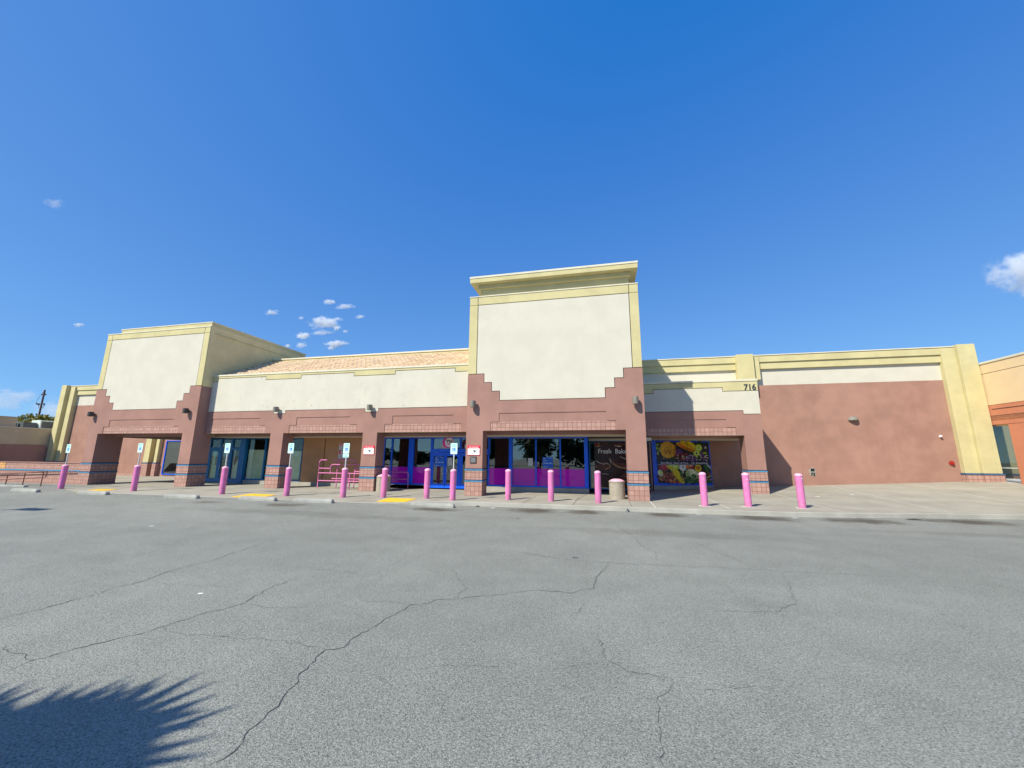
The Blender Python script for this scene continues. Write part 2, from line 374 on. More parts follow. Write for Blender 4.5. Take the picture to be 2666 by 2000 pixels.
# ------------------------------------------------------------------ ground
KERB = [(-60, 12.1), (-7.6, 12.12), (-6.7, 12.3), (-5.6, 12.75), (-4.6, 12.95), (-1, 13.02), (4, 13.1), (5.4, 13.2), (6.7, 13.42), (8.2, 13.75), (9.6, 14.08), (11.7, 14.45), (14, 14.9), (17, 15.5)]
def kerb_y(x):
    for (a, b), (c, d) in zip(KERB, KERB[1:]):
        if a <= x <= c: return b+(d-b)*(x-a)/(c-a)
    return KERB[-1][1] if x > 0 else KERB[0][1]
def z_walk(x, y):
    z = max(0, .05*(x-3.5))*max(0, min(1, (y-14.5)/7))
    lo = sm((-5.6-x)/1.8); z -= lo*.045*(1-sm((y-12.1)/1.2))
    z -= .07*sm((-20-x)/6)*sm((18-y)/3); return z
def z_lot(x, y): return -.13+sm((-5.2-x)/2.2)*sm((y-8.5)/3.4)*.075
def grid(mb, xs, ys, zf, m):
    i0 = len(mb.v); k = mb.mid(m)
    for x in xs:
        for y in ys: mb.v.append((x, y, zf(x, y)))
    n = len(ys)
    for a in range(len(xs)-1):
        for b in range(n-1): mb.f.append([i0+a*n+b, i0+(a+1)*n+b, i0+(a+1)*n+b+1, i0+a*n+b+1]); mb.mi.append(k)
lot = MB()
grid(lot, [-400, -120, -60, -40, -30]+[-26+i*1.0 for i in range(28)]+[4, 10, 20, 40, 120, 400], [-400, -120, -40, -10, 0, 4, 7, 8.5, 9.2, 10, 10.8, 11.5, 12.2, 13, 15, 19, 40, 120, 400], z_lot, 'asphalt')
def crk(pts, w0, rnd):
    path = []
    for (a, b) in zip(pts, pts[1:]):
        d = math.dist(a, b); n = max(2, int(d/.05))
        for i in range(n):
            t = i/n; j = .02*rnd.uniform(-1, 1)+.012*math.sin(7*t*d+d*31)
            nx, ny = -(b[1]-a[1])/d, (b[0]-a[0])/d
            path.append((a[0]+(b[0]-a[0])*t+nx*j, a[1]+(b[1]-a[1])*t+ny*j))
    path.append(pts[-1]); k = lot.mid('crack'); prev = None
    for q in range(len(path)):
        p = path[q]; nq = path[min(q+1, len(path)-1)]; pq = path[max(q-1, 0)]; dx, dy = nq[0]-pq[0], nq[1]-pq[1]; L = math.hypot(dx, dy) or 1
        w = w0*rnd.uniform(.35, 1.25)*min(1, (q+1)/4, (len(path)-q)/4+.15)
        i = len(lot.v); z = z_lot(*p)+.0035
        lot.v += [(p[0]-dy/L*w, p[1]+dx/L*w, z), (p[0]+dy/L*w, p[1]-dx/L*w, z)]
        if prev is not None: lot.f.append([prev, prev+1, i+1, i]); lot.mi.append(k)
        prev = i
CRACKS = [(0.010349999999999998,[(-5.9,2.98),(-5.89,3.24),(-5.85,3.62),(-5.92,3.98),(-5.87,4.2),(-6.03,4.62),(-6.04,4.98),(-5.99,5.22),(-6.12,5.69),(-6.22,6.39),(-6.25,6.8)]),(0.0092,[(-4.46,2.32),(-4.48,2.51),(-4.4,2.73),(-4.36,2.82),(-4.32,2.92),(-4.2,3.06),(-4.17,3.27),(-4.08,3.62),(-3.96,3.88),(-4.05,4.18),(-4.09,4.54),(-4.03,4.91)]),(0.00575,[(-5.09,2.61),(-4.83,2.56),(-4.62,2.55),(-4.47,2.51)]),(0.0069,[(-7.33,4.58),(-7.4,4.97),(-7.48,5.38),(-7.69,5.9),(-8.06,6.38)]),(0.00805,[(-2.09,1.98),(-2.06,2.03),(-2.1,2.16),(-2.13,2.31),(-2.15,2.48),(-2.22,2.66),(-2.25,2.81),(-2.31,3.04),(-2.36,3.24),(-2.24,3.29),(-2.26,3.42),(-2.22,3.68),(-2.17,4.03),(-2.12,4.34),(-1.94,4.42),(-1.92,4.5),(-1.71,4.63),(-1.4,4.81),(-1.12,4.98)]),(0.0092,[(-1.12,4.98),(-0.78,5.18),(-0.43,5.16),(-0.17,5.4),(-0.09,5.97),(0.05,6.63)]),(0.0046,[(-2.36,3.24),(-2.58,3.25),(-2.88,3.26),(-3.18,3.22),(-3.45,3.19),(-3.77,3.14),(-4.16,3.22)]),(0.00575,[(-2.12,4.34),(-2.36,4.36),(-2.73,4.3)]),(0.00575,[(-1.71,4.63),(-1.74,4.83),(-1.72,5.01),(-1.93,5.34),(-2.18,5.72)]),(0.0046,[(-3.96,3.88),(-3.49,3.91),(-3.19,4.0)]),(0.00575,[(-4.18,5.21),(-3.89,5.34),(-4.0,5.93),(-4.08,6.66)]),(0.00575,[(-3.15,5.24),(-3.14,5.73),(-3.24,6.36)]),(0.0046,[(-4.18,5.21),(-3.65,5.23),(-3.33,5.19)]),(0.0046,[(-5.77,4.21),(-5.28,4.24),(-4.58,4.32)]),(0.00345,[(-0.74,3.3),(-1.09,3.27),(-1.39,3.17)]),(0.00805,[(-1.6,7.1),(-1.19,6.9),(-0.55,6.73),(0.06,6.7),(0.69,6.73),(1.71,6.86),(2.64,6.85),(3.28,6.95),(3.65,6.93),(4.03,6.97)]),(0.0069,[(0.27,11.14),(0.32,10.07),(0.59,9.13),(0.69,8.13),(0.87,7.61),(0.83,6.97)]),(0.0069,[(1.75,8.73),(1.92,8.07),(2.15,7.34),(2.23,6.99)]),(0.00575,[(2.45,6.41),(2.24,5.88),(2.14,5.45),(1.78,5.08),(1.64,5.06),(1.13,4.95)]),(0.0046,[(-0.23,4.85),(-0.27,4.7),(-0.35,4.52),(-0.32,4.37)]),(0.0046,[(-0.18,4.18),(-0.09,4.0),(-0.03,3.75),(-0.0,3.62),(0.14,3.48),(0.34,3.45),(0.46,3.46)]),(0.00345,[(-0.0,3.6),(-0.21,3.5),(-0.43,3.34)]),(0.004025,[(0.48,3.46),(0.44,3.32),(0.34,3.18),(0.32,3.07),(0.3,2.9),(0.29,2.76),(0.3,2.65),(0.27,2.54)]),(0.00345,[(0.53,3.34),(0.71,3.37),(0.94,3.44),(1.14,3.49)]),(0.00575,[(4.48,8.75),(4.73,8.21),(4.94,7.76),(5.13,7.61)])]
rc = random.Random(3)
for wd, pts in CRACKS: crk(pts, wd*.50, rc)
struct(lot.build('parking_lot'))

wk = MB()
xs = [-60, -45]+[-36+i*.9 for i in range(33)]+[-6.7, -6.1, -5.6, -5.1, -4.6, -3.8, -3, -2, -1, 0, 1, 2, 3, 4, 4.7, 5.4, 6.1, 6.7, 7.5, 8.2, 8.9, 9.6, 10.6, 11.7, 12.8, 14, 15.5, 17]
xs = sorted(set(x for x in xs if x <= -6.7 or x > -6.75)); ts = [0, .02, .06, .12, .2, .3, .42, .56, .7, .85, 1]
i0 = len(wk.v); k = wk.mid('walk'); n = len(ts)
for x in xs:
    ky = kerb_y(x)
    for t in ts: y = ky+(22.4-ky)*t; wk.v.append((x, y, z_walk(x, y)))
for a in range(len(xs)-1):
    for b in range(n-1): wk.f.append([i0+a*n+b, i0+(a+1)*n+b, i0+(a+1)*n+b+1, i0+a*n+b+1]); wk.mi.append(k)
    A, B = wk.v[i0+a*n], wk.v[i0+(a+1)*n]      # kerb face with a small rounded nose
    wk.poly([A, B, (B[0], B[1]-.02, B[2]-.015), (A[0], A[1]-.02, A[2]-.015)], 'concrete')
    wk.poly([(A[0], A[1]-.02, A[2]-.015), (B[0], B[1]-.02, B[2]-.015), (B[0], B[1]-.045, -.2), (A[0], A[1]-.045, -.2)], 'concrete')
def score(p, q, wd, m):
    n = 10
    for i in range(n):
        a = [p[j]+(q[j]-p[j])*i/n for j in (0, 1)]; b = [p[j]+(q[j]-p[j])*(i+1)/n for j in (0, 1)]
        dx, dy = b[0]-a[0], b[1]-a[1]; L = math.hypot(dx, dy); nx, ny = -dy/L*wd, dx/L*wd
        f = lambda x, y: (x, y, z_walk(x, y)+.004)
        wk.poly([f(a[0]+nx, a[1]+ny), f(b[0]+nx, b[1]+ny), f(b[0]-nx, b[1]-ny), f(a[0]-nx, a[1]-ny)], m)
for x in (-2.6, -.95): score((x, kerb_y(x)+.03), (x+.05, 15.4), .011, 'score_dark')
score((-.9, 14.9), (-.62, 17.15), .010, 'score_dark')
for x in (-16.4, -11.0, -8.2, -5.7): score((x, kerb_y(x)+.15), (x, 17), .008, 'score_dark')
score((.88, kerb_y(.9)+.03), (.9, 14.85), .009, 'score_dark'); score((1.58, kerb_y(1.6)+.03), (1.62, 14.9), .014, 'score_light')
for a, b in [((3.74, 13.3), (3.9, 16.6)), ((3.9, 16.6), (4.0, 18.4)), ((6.85, 13.6), (6.9, 18.3)), ((9.9, 14.3), (10.2, 21.3)), ((13.2, 14.9), (13.4, 21.3))]: score(a, b, .012, 'score_light')
for y0, y1 in ((16.6, 17.2), (19.2, 19.9)): score((6.9, y0), (16.6, y1), .012, 'score_light')
score((-9, 14.75), (6.9, 14.8), .007, 'score_dark'); score((-33, 14.2), (-9, 14.2), .007, 'score_dark')
struct(wk.build('sidewalk'))

# ------------------------------------------------------------------ the store building
bld = thing('store_building', (0, 0, 0), 'long stucco store building with two stepped towers, cream above terracotta', 'store building')
bld.location = (0, 0, 0)
G = .012                                     # half width of the dark control joints
YM, YB, YR, YW = 14.92, 15.45, 18.4, 21.5
def lower_front(x0, x1, y, zb, zt_pts, notches, yt=.05):
    """terracotta slab: bottom edge has stepped recesses (tile strip + panel); zt_pts run right to left along the top"""
    pts = [(x0, zb)]
    for (tl, tr, pl, pr, zt, zp) in notches: pts += [(tl, zb), (tl, zt), (pl, zt), (pl, zp), (pr, zp), (pr, zt), (tr, zt), (tr, zb)]
    pts += [(x1, zb)]+zt_pts
    mb = MB(); mb.prism(pts, y, y+yt, 'terra'); return mb
def pillar(x0, x1, y0, y1, zt, zg=0., zlow=-.25):
    p = MB(); p.box(x0, x1, y0, y1, zlow, zt, 'terra'); po = p.build('pillar', bld)
    t = MB(); t.box(x0-.008, x1+.008, y0-.008, y1+.008, zlow, 1.0, 'tile'); to = t.build('tile_base', po)
    for zz in (1.0, .565):
        b = MB(); b.box(x0-.02, x1+.02, y0-.02, y1+.02, zz-.03, zz+.015, 'band'); b.box(x0-.018, x1+.018, y0-.018, y1+.018, zz+.015, zz+.05, 'navy'); b.build('blue_band', po)
    return po
def tower(x0, x1, zj, zc, yb, deep):
    W = x1-x0; a = [x0+.69, x0+1.02, x0+1.36]; b = [x1-1.38, x1-1.02, x1-.68]; zs = [4.86, 4.49, 4.12, 3.735]
    core = MB(); yf = YM+.05
    core.box(x0+.002, x1-.002, yf, yb, 2.53, 4.86, 'terra'); core.box(x0, x1, yf, yb, 4.86, zc-.02, 'sidewall_lift')
    core.box(x0+.01, x1-.01, yf-.012, yf, 2.9, zc-.03, 'joint')
    tw = core.build('tower', bld)
    notch = (x0+1.01, x1-1.04, x0+1.36, x1-1.38, 2.885, 3.23)
    zt = [(x1, zs[0]), (b[2], zs[0]), (b[2], zs[1]), (b[1], zs[1]), (b[1], zs[2]), (b[0], zs[2]), (b[0], zs[3]), (a[2], zs[3]), (a[2], zs[2]), (a[1], zs[2]), (a[1], zs[1]), (a[0], zs[1]), (a[0], zs[0]), (x0, zs[0])]
    lower_front(x0, x1, YM, 2.53, zt, [notch]).build('lower_front', tw)
    rp = MB(); rp.box(x0+1.3, x1-1.3, YM+.022, YM+.037, 2.885, 3.26, 'terra'); rp.build('recess_panel', tw)
    ts = MB(); ts.box(x0+.95, x1-.98, YM+.020, YM+.045, 2.532, 2.883, 'tile'); ts.build('tile_strip', tw)
    xl, xr = x0+.36, x1-.34; g = 2*G
    cr = MB(); cr.prism([(a[2]+g, zs[3]+g), (b[0]-g, zs[3]+g), (b[0]-g, zs[2]+g), (b[1]-g, zs[2]+g), (b[1]-g, zs[1]+g), (b[2]-g, zs[1]+g), (b[2]-g, zs[0]+g), (xr-g, zs[0]+g), (xr-g, zj-g), (xl+g, zj-g), (xl+g, zs[0]+g), (a[0]+g, zs[0]+g), (a[0]+g, zs[1]+g), (a[1]+g, zs[1]+g), (a[1]+g, zs[2]+g), (a[2]+g, zs[2]+g)], YM+.006, YM+.05, 'cream')
    cr.build('sign_panel', tw)
    br = MB()
    br.box(x0, xl-G*.3, YM, YM+.05, zs[0]+g, zj-G, 'yellow'); br.box(xr+G*.3, x1, YM, YM+.05, zs[0]+g, zj-G, 'yellow')
    br.box(xl+G, xr-G, YM, YM+.05, zj+G*.3, zc-.05, 'yellow'); br.box(x0, xl-G, YM, YM+.05, zj+G*.3, zc-.05, 'yellow'); br.box(xr+G, x1, YM, YM+.05, zj+G*.3, zc-.05, 'yellow')
    br.build('border_trim', tw, bevel=.006)
    cp = MB(); cp.box(x0-.02, x1+.02, YM-.02, yb+.02, zc-.045, zc, 'whitecap'); cp.build('cap', tw, bevel=.008)
    pillar(x0, x0+.70, YM, YM+deep, 2.53); pillar(x1-.70, x1, YM, YM+(.62 if deep < 1 else .9), 2.53)
    bm_ = MB(); bm_.box(x0+.7, x1-.7, YM+.6, YM+.92, 2.41, 2.525, 'terra'); bm_.build('lintel_beam', tw)
    return tw
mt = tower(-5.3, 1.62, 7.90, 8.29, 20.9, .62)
cn = MB(); cn.box(-4.93, 1.31, 15.27, 20.5, 8.25, 8.75, 'yellow'); cn.box(-5.02, 1.40, 15.16, 20.55, 8.74, 8.92, 'yellow')
cn.box(-5.32, 1.66, YM-.02, 20.8, 8.92, 9.12, 'yellow'); cn.box(-5.34, 1.68, YM-.04, 20.82, 9.12, 9.21, 'whitecap'); cn.build('cornice', mt, bevel=.012)
sp = MB(); rs = random.Random(5)
for i in range(330):
    x = -5.1+6.5*i/329
    if rs.random() < .12: continue
    sp.tube([(x, 15.02, 8.28), (x+rs.uniform(-.03, .03), 14.99+rs.uniform(-.05, .05), 8.375)], .0035, 'lampgrey', 3, caps=False)
spo = sp.build('bird_spikes', mt); spo['kind'] = 'stuff'
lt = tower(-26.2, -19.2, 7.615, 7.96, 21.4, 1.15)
pp = MB(); pp.box(-25.3, -19.16, YM+.02, 21.42, 7.955, 8.14, 'yellow'); pp.box(-25.34, -19.12, YM, 21.46, 8.14, 8.19, 'whitecap'); pp.build('parapet', lt, bevel=.008)
sd = MB(); sd.box(-19.19, -19.165, YM+.3, 21.38, 7.60, 7.66, 'yellow'); sd.build('side_band', lt)
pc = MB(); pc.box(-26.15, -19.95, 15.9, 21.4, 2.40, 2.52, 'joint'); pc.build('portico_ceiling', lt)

# arcade front between the towers
ar = MB(); ar.box(-19.18, -5.32, YB+.05, YB+.25, 2.53, 5.44, 'yellow'); ar.box(-19.15, -5.35, YB+.038, YB+.05, 2.9, 5.40, 'joint'); aro = ar.build('arcade_front', bld)
N3 = [(-19.19, -15.63, -18.89, -15.97, 2.895, 3.255), (-14.29, -10.69, -13.92, -11.07, 2.895, 3.255), (-9.31, -5.73, -8.95, -6.1, 2.895, 3.255)]
zt = [(-5.31, 3.59), (-9.66, 3.59), (-9.66, 3.44), (-10.35, 3.44), (-10.35, 3.59), (-14.59, 3.59), (-14.59, 3.44), (-15.28, 3.44), (-15.28, 3.59), (-19.195, 3.59)]
lower_front(-19.195, -5.31, YB, 2.53, zt, [(-19.18,)+N3[0][1:]]+N3[1:]).build('lower_front', aro)
for (tl, tr, pl, pr, z1, z2) in N3:
    rp = MB(); rp.box(pl-.05, pr+.05, YB+.022, YB+.035, 2.897, 3.28, 'terra'); rp.build('recess_panel', aro)
    ts = MB(); ts.box(tl+(0 if tl > -19 else .02)-.0, tr+.05, YB+.020, YB+.045, 2.532, 2.893, 'tile'); ts.build('tile_strip', aro)
g = 2*G; zc1 = 3.59+g
cr = MB(); cr.prism([(-19.19, zc1), (-15.28+g, zc1), (-15.28+g, 3.44+g), (-14.59-g, 3.44+g), (-14.59-g, zc1), (-10.35+g, zc1), (-10.35+g, 3.44+g), (-9.66-g, 3.44+g), (-9.66-g, zc1), (-5.31, zc1),
                     (-5.31, 5.14-G), (-6.08-G, 5.14-G), (-6.08-G, 5.30-G), (-8.95+G, 5.30-G), (-8.95+G, 5.14-G), (-11.06-G, 5.14-G), (-11.06-G, 5.30-G), (-13.92+G, 5.30-G), (-13.92+G, 5.14-G), (-15.95-G, 5.14-G), (-15.95-G, 5.30-G), (-18.85+G, 5.30-G), (-18.85+G, 5.14-G), (-19.19, 5.14-G)], YB+.004, YB+.05, 'cream_ghost')
cr.build('sign_panel', aro)
yt = MB(); yt.prism([(-19.19, 5.14+G), (-18.85-G, 5.14+G), (-18.85-G, 5.30+G), (-15.95+G, 5.30+G), (-15.95+G, 5.14+G), (-13.92-G, 5.14+G), (-13.92-G, 5.30+G), (-11.06+G, 5.30+G), (-11.06+G, 5.14+G), (-8.95-G, 5.14+G), (-8.95-G, 5.30+G), (-6.08+G, 5.30+G), (-6.08+G, 5.14+G), (-5.31, 5.14+G), (-5.31, 5.40-G*.5), (-19.19, 5.40-G*.5)], YB, YB+.05, 'yellow')
yt.build('border_trim', aro, bevel=.005)
cp = MB(); cp.box(-19.19, -5.31, YB-.02, YB+.27, 5.40+G*.5, 5.49, 'whitecap'); cp.build('cap', aro, bevel=.008)
pillar(-15.28, -14.57, YB, YB+.66, 2.53); pillar(-10.36, -9.65, YB, YB+.66, 2.53)
bm_ = MB()
for a, b in ((-19.2, -15.28), (-14.57, -10.36), (-9.65, -5.3)): bm_.box(a, b, YB+.55, YB+.85, 2.41, 2.525, 'terra')
bm_.build('lintel_beam', aro)
# clay tile roof and parapet behind the arcade
rf = MB(); NX, NY = 55*8, 9
ry0, rz0, ry1, rz1 = 15.66, 5.40, 18.9, 6.95; k = rf.mid('rooftile')
rows = []
for j in range(NY):
    for e in (0, 1):
        t = (j+e)/NY; rows.append((ry0+(ry1-ry0)*t, rz0+(rz1-rz0)*t, .085 if e == 0 else .0))
for (y, z, lift) in rows:
    for i in range(NX+1):
        x = -19.19+(13.88)*i/NX; wv = .075*abs(math.sin(math.pi*i/8)) ; rf.v.append((x, y-.01*lift, z+lift+wv))
for j in range(len(rows)-1):
    for i in range(NX): rf.f.append([j*(NX+1)+i, j*(NX+1)+i+1, (j+1)*(NX+1)+i+1, (j+1)*(NX+1)+i]); rf.mi.append(k)
rf.build('roof', bld, smooth=True, recalc=False)
pw = MB(); pw.box(-19.15, -5.3, 18.9, 19.3, 5, 7.12, 'yellow'); pw.box(-19.17, -5.3, 18.86, 19.34, 7.12, 7.20, 'whitecap'); pw.build('parapet', bld, bevel=.008)

# right bay
rb = MB(); rb.box(1.63, 6.70, YR+.05, 21.45, 2.5, 4.80, 'yellow'); rb.box(1.7, 6.66, YR+.038, YR+.05, 2.9, 4.78, 'joint'); rbo = rb.build('arcade_front', bld)
lower_front(1.63, 6.71, YR, 2.49, [(6.71, 3.39), (6.03, 3.39), (6.03, 3.545), (1.63, 3.545)], [(2.10, 5.70, 2.42, 5.34, 2.845, 3.19)]).build('lower_front', rbo)
rp = MB(); rp.box(2.37, 5.39, YR+.022, YR+.035, 2.847, 3.21, 'terra'); rp.build('recess_panel', rbo)
ts = MB(); ts.box(2.05, 5.75, YR+.020, YR+.045, 2.492, 2.843, 'tile'); ts.build('tile_strip', rbo)
cr = MB(); cr.prism([(1.63, 3.545+g), (6.03+g, 3.545+g), (6.03+g, 3.39+g), (6.71, 3.39+g), (6.71, 4.42-G), (5.31-G, 4.42-G), (5.31-G, 4.585-G), (2.41+G, 4.585-G), (2.41+G, 4.40-G), (1.63, 4.40-G)], YR+.004, YR+.05, 'cream'); cr.build('sign_panel', rbo)
yt = MB(); yt.prism([(1.63, 4.40+G), (2.41-G, 4.40+G), (2.41-G, 4.585+G), (5.31+G, 4.585+G), (5.31+G, 4.42+G), (6.71, 4.42+G), (6.71, 4.83), (1.63, 4.83)], YR, YR+.05, 'yellow'); yt.build('border_trim', rbo, bevel=.005)
cp = MB(); cp.box(1.63, 6.73, YR-.02, 21.4, 4.842, 4.93, 'whitecap'); cp.build('cap', rbo, bevel=.008)
pillar(5.99, 6.70, YR, YR+.66, 2.49, zlow=-.1)
bm_ = MB(); bm_.box(1.7, 5.99, YR+.55, YR+.85, 2.39, 2.495, 'terra'); bm_.build('lintel_beam', rbo)

# wings
def wing(xa, xb, nm, end_left):
    wm = MB(); wm.box(xa, xb, YW, YW+.4, -.6, 5.16, 'terra_wing'); wm.box(xa, xb, YW+.004, YW+.4, 5.16, 6.6, 'cream'); wo = wm.build(nm, bld)
    fz = MB(); fz.box(xa, xb, YW-.17, YW+.45, 6.33, 6.66, 'yellow'); fz.box(xa, xb, YW-.11, YW, 5.98, 6.33, 'yellow'); fz.build('frieze', wo, bevel=.01)
    cp = MB(); cp.box(xa-.02, xb+.02, YW-.20, YW+.48, 6.662, 6.71, 'whitecap'); cp.build('cap', wo, bevel=.006)
    return wo
rw = wing(1.7, 16.69, 'wing_wall', False); lw = wing(-40.8, -19.25, 'wing_wall', True)
def pilaster(par, x0, x1, d, zt, tilez=None, zb=-.6):
    p = MB(); z0 = zb if tilez is None else tilez
    p.box(x0, x1, YW-d, YW+.01, z0, zt, 'yellow'); po = p.build('pilaster', par, bevel=.012)
    if tilez is not None:
        t = MB(); t.box(x0-.03, x1+.03, YW-d-.03, YW+.012, zb, tilez-.06, 'tile'); t.build('tile_base', po)
        b = MB(); b.box(x0-.045, x1+.045, YW-d-.045, YW+.014, tilez-.06, tilez, 'banddark'); b.build('blue_band', po)
pilaster(rw, 15.52, 16.05, .22, 6.60, .96); pilaster(rw, 16.05, 16.71, .36, 6.74, .965)
pilaster(rw, 6.88, 7.66, .36, 6.735, zb=4.95); pilaster(rw, 7.66, 7.95, .22, 6.60, zb=5.42)
pilaster(lw, -40.82, -40.30, .42, 6.73, .93); pilaster(lw, -40.06, -39.62, .27, 6.60, .93); 
gp = MB(); gp.box(-40.30, -40.06, YW-.14, YW, .4, 6.6, 'yellow'); gp.build('pilaster', lw)
pilaster(lw, -31.42, -30.92, .30, 6.60, .93); pilaster(lw, -30.56, -30.30, .22, 6.60, .93)
# roof deck, back and shell that close the building
sh = MB(); sh.box(-40.7, 16.6, 21.95, 44, -.6, 6.4, 'tan'); sh.build('rear_block', bld)
dk = MB(); dk.box(-19.15, 1.7, 19.3, 21.5, 4.9, 5.0, 'tan'); dk.build('roof_deck', bld)
ce = MB(); ce.box(-21.3, -5.3, 16.3, 21.5, 2.40, 2.53, 'ceiling'); ce.box(-5.3, 1.6, 15.84, 21.5, 2.40, 2.53, 'ceiling'); ce.box(1.63, 6.6, 19.25, 21.5, 2.38, 2.5, 'ceiling'); ce.build('ceiling', bld)
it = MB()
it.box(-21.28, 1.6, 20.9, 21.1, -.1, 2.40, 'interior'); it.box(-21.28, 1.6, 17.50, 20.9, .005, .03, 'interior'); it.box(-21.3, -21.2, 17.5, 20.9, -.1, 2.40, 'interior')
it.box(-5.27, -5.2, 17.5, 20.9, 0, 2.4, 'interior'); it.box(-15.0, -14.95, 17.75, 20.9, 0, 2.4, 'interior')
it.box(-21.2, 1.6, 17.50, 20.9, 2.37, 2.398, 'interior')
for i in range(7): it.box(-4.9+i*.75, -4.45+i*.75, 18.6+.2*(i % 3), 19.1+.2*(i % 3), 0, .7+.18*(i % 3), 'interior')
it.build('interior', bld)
# ceiling fluorescent fittings glimpsed through the glass are off; shelves stay dark

# storefronts ------------------------------------------------------
YS = 17.4
def window(x0, x1, z0, z1, mulls, fm, film=None, y=YS, rails=(), edge=.06, solid=None, par=bld):
    f = MB(); d = .09
    f.box(x0, x1, y, y+d, z0, z0+edge, fm); f.box(x0, x1, y, y+d, z1-edge*.8, z1, fm)
    f.box(x0, x0+edge, y, y+d, z0+edge, z1-edge*.8, fm); f.box(x1-edge, x1, y, y+d, z0+edge, z1-edge*.8, fm)
    for (mx, mw, md) in mulls: f.box(mx-mw/2, mx+mw/2, y-md, y+d-.004, z0+edge, z1-edge*.8, fm)
    for (rz, rh) in rails: f.box(x0+edge, x1-edge, y+.003, y+d-.006, rz-rh/2, rz+rh/2, fm)
    fo = f.build('window', par, bevel=.006)
    p = MB(); p.box(x0+edge*.5, x1-edge*.5, y+.045, y+.053, (film or z0)+.0, z1-.02, 'clearglass' if fm == 'teal' and x0 < -10 else 'glass'); p.build('pane', fo)
    if film:
        q = MB(); q.box(x0+edge*.5, x1-edge*.5, y+.043, y+.053, z0+.02, film-.002, 'film'); q.build('purple_film', fo)
    return fo
def door(x0, x1, z1, fm, side, paper=None, y=YS):
    f = MB(); w_ = .075
    f.box(x0, x1, y-.012, y+.05, .06, .26, fm); f.box(x0, x1, y-.012, y+.05, z1-w_, z1, fm); f.box(x0, x0+w_, y-.012, y+.05, .26, z1-w_, fm); f.box(x1-w_, x1, y-.012, y+.05, .26, z1-w_, fm)
    do = f.build('door', bld, bevel=.006)
    p = MB(); p.box(x0+w_*.6, x1-w_*.6, y+.014, y+.02, .24, z1-w_*.6, 'clearglass' if fm == 'teal' else 'glass'); p.build('pane', do)
    hx = x1-.055 if side > 0 else x0+.055
    h = MB(); h.tube([(hx, y-.012, .70), (hx-.05*side, y-.07, .74), (hx-.07*side, y-.075, .83), (hx-.05*side, y-.07, .92), (hx, y-.012, .96)], .013, 'steel', 8); h.build('handle', do, smooth=True)
    return do
# bay one (papered-over teal storefront)
f = window(-21.25, -16.2, .20, 2.40, [(-17.43, .07, .01)], 'teal')
tp = MB(); tp.box(-21.22, -18.98, YS-.006, YS+.08, 1.76, 1.90, 'teal')
for x in (-21.11, -20.36, -19.62): tp.box(x-.06, x+.06, YS-.008, YS+.084, .04, 2.38, 'teal')
tp.box(-18.98, -18.62, YS-.10, YS+.085, .04, 2.385, 'teal'); tp.box(-19.56, -18.98, YS-.004, YS+.07, .05, .22, 'teal'); tp.build('frame_post', f, bevel=.006)
door(-21.04, -20.40, 1.755, 'teal', 1); door(-20.31, -19.68, 1.755, 'teal', -1)
pb = MB(); yb_ = YS+.12
pb.box(-18.58, -17.5, yb_, yb_+.01, .26, 1.78, 'kraft'); pb.box(-17.36, -16.2, yb_+.002, yb_+.012, .26, 1.78, 'kraft')
pb.prism([(-19.55, .22), (-18.99, .22), (-18.99, 1.70), (-19.43, .92), (-19.48, 1.02), (-19.46, 1.82), (-19.55, 1.82)], yb_, yb_+.01, 'kraft')
pb.box(-20.98, -20.44, yb_, yb_+.01, .25, .94, 'kraft'); pb.box(-20.28, -19.70, yb_, yb_+.01, .25, .92, 'kraft'); pb.box(-20.95, -20.75, yb_, yb_+.01, .94, 1.70, 'kraft')
pb.box(-16.15, -15.16, yb_, yb_+.01, .26, 1.72, 'kraft')
pb.build('window_paper', f)
kb = MB(); kb.box(-18.9, -15.05, YS-.03, YS+.14, -.1, .195, 'concrete'); kb.box(-15.05, -8.0, YS-.03, YS+.02, -.1, .17, 'concrete'); kb.box(-10.5, -7.93, YS-.03, YS+.14, -.1, .172, 'concrete'); kb.box(-5.2, -.56, YS-.035, YS+.14, -.1, .195, 'concrete'); kb.box(-21.25, -18.9, YS-.03, YS+.1, -.1, .05, 'concrete'); kb.build('plinth', bld, bevel=.01)
nm = MB(); nm.text('100', -20.27, 1.93, YS-.012, .17, 'white', bold=.01); nm.build('suite_number', f)
# bay two: short papered pane then plain wall
f2 = window(-16.15, -15.1, .20, 2.40, [], 'teal', edge=.05)
wl2 = MB(); wl2.box(-15.1, -13.83, YS+.02, YS+.3, -.1, 2.40, 'wall_shade_lift'); wl2.box(-13.78, -10.45, YS+.024, YS+.3, -.1, 2.40, 'wall_shade_lift'); wl2.box(-13.83, -13.78, YS+.10, YS+.3, -.1, 2.4, 'joint'); wl2.build('wall', bld)
# bay three
f3 = window(-10.45, -7.90, .175, 2.40, [(-10.0, .07, .01), (-8.95, .25, .05)], 'cobalt', film=1.0)
f4 = window(-7.90, -5.0, 1.62, 2.40, [(-6.45, .10, .0)], 'cobalt', edge=.07)
hd = MB(); hd.box(-7.88, -5.1, YS-.03, YS+.02, 1.70, 1.86, 'cobalt'); hd.box(-7.88, -5.1, YS-.02, YS+.02, 1.60, 1.68, 'cobalt'); hd.box(-6.50, -6.40, YS-.01, YS+.085, .05, 1.6, 'cobalt'); hd.box(-7.94, -7.86, YS-.012, YS+.085, .05, 2.38, 'cobalt'); hd.build('door_header', f4, bevel=.006)
door(-7.85, -7.19, 1.6, 'cobalt', 1); door(-7.17, -6.51, 1.6, 'cobalt', -1); door(-6.39, -5.75, 1.6, 'cobalt', 1)
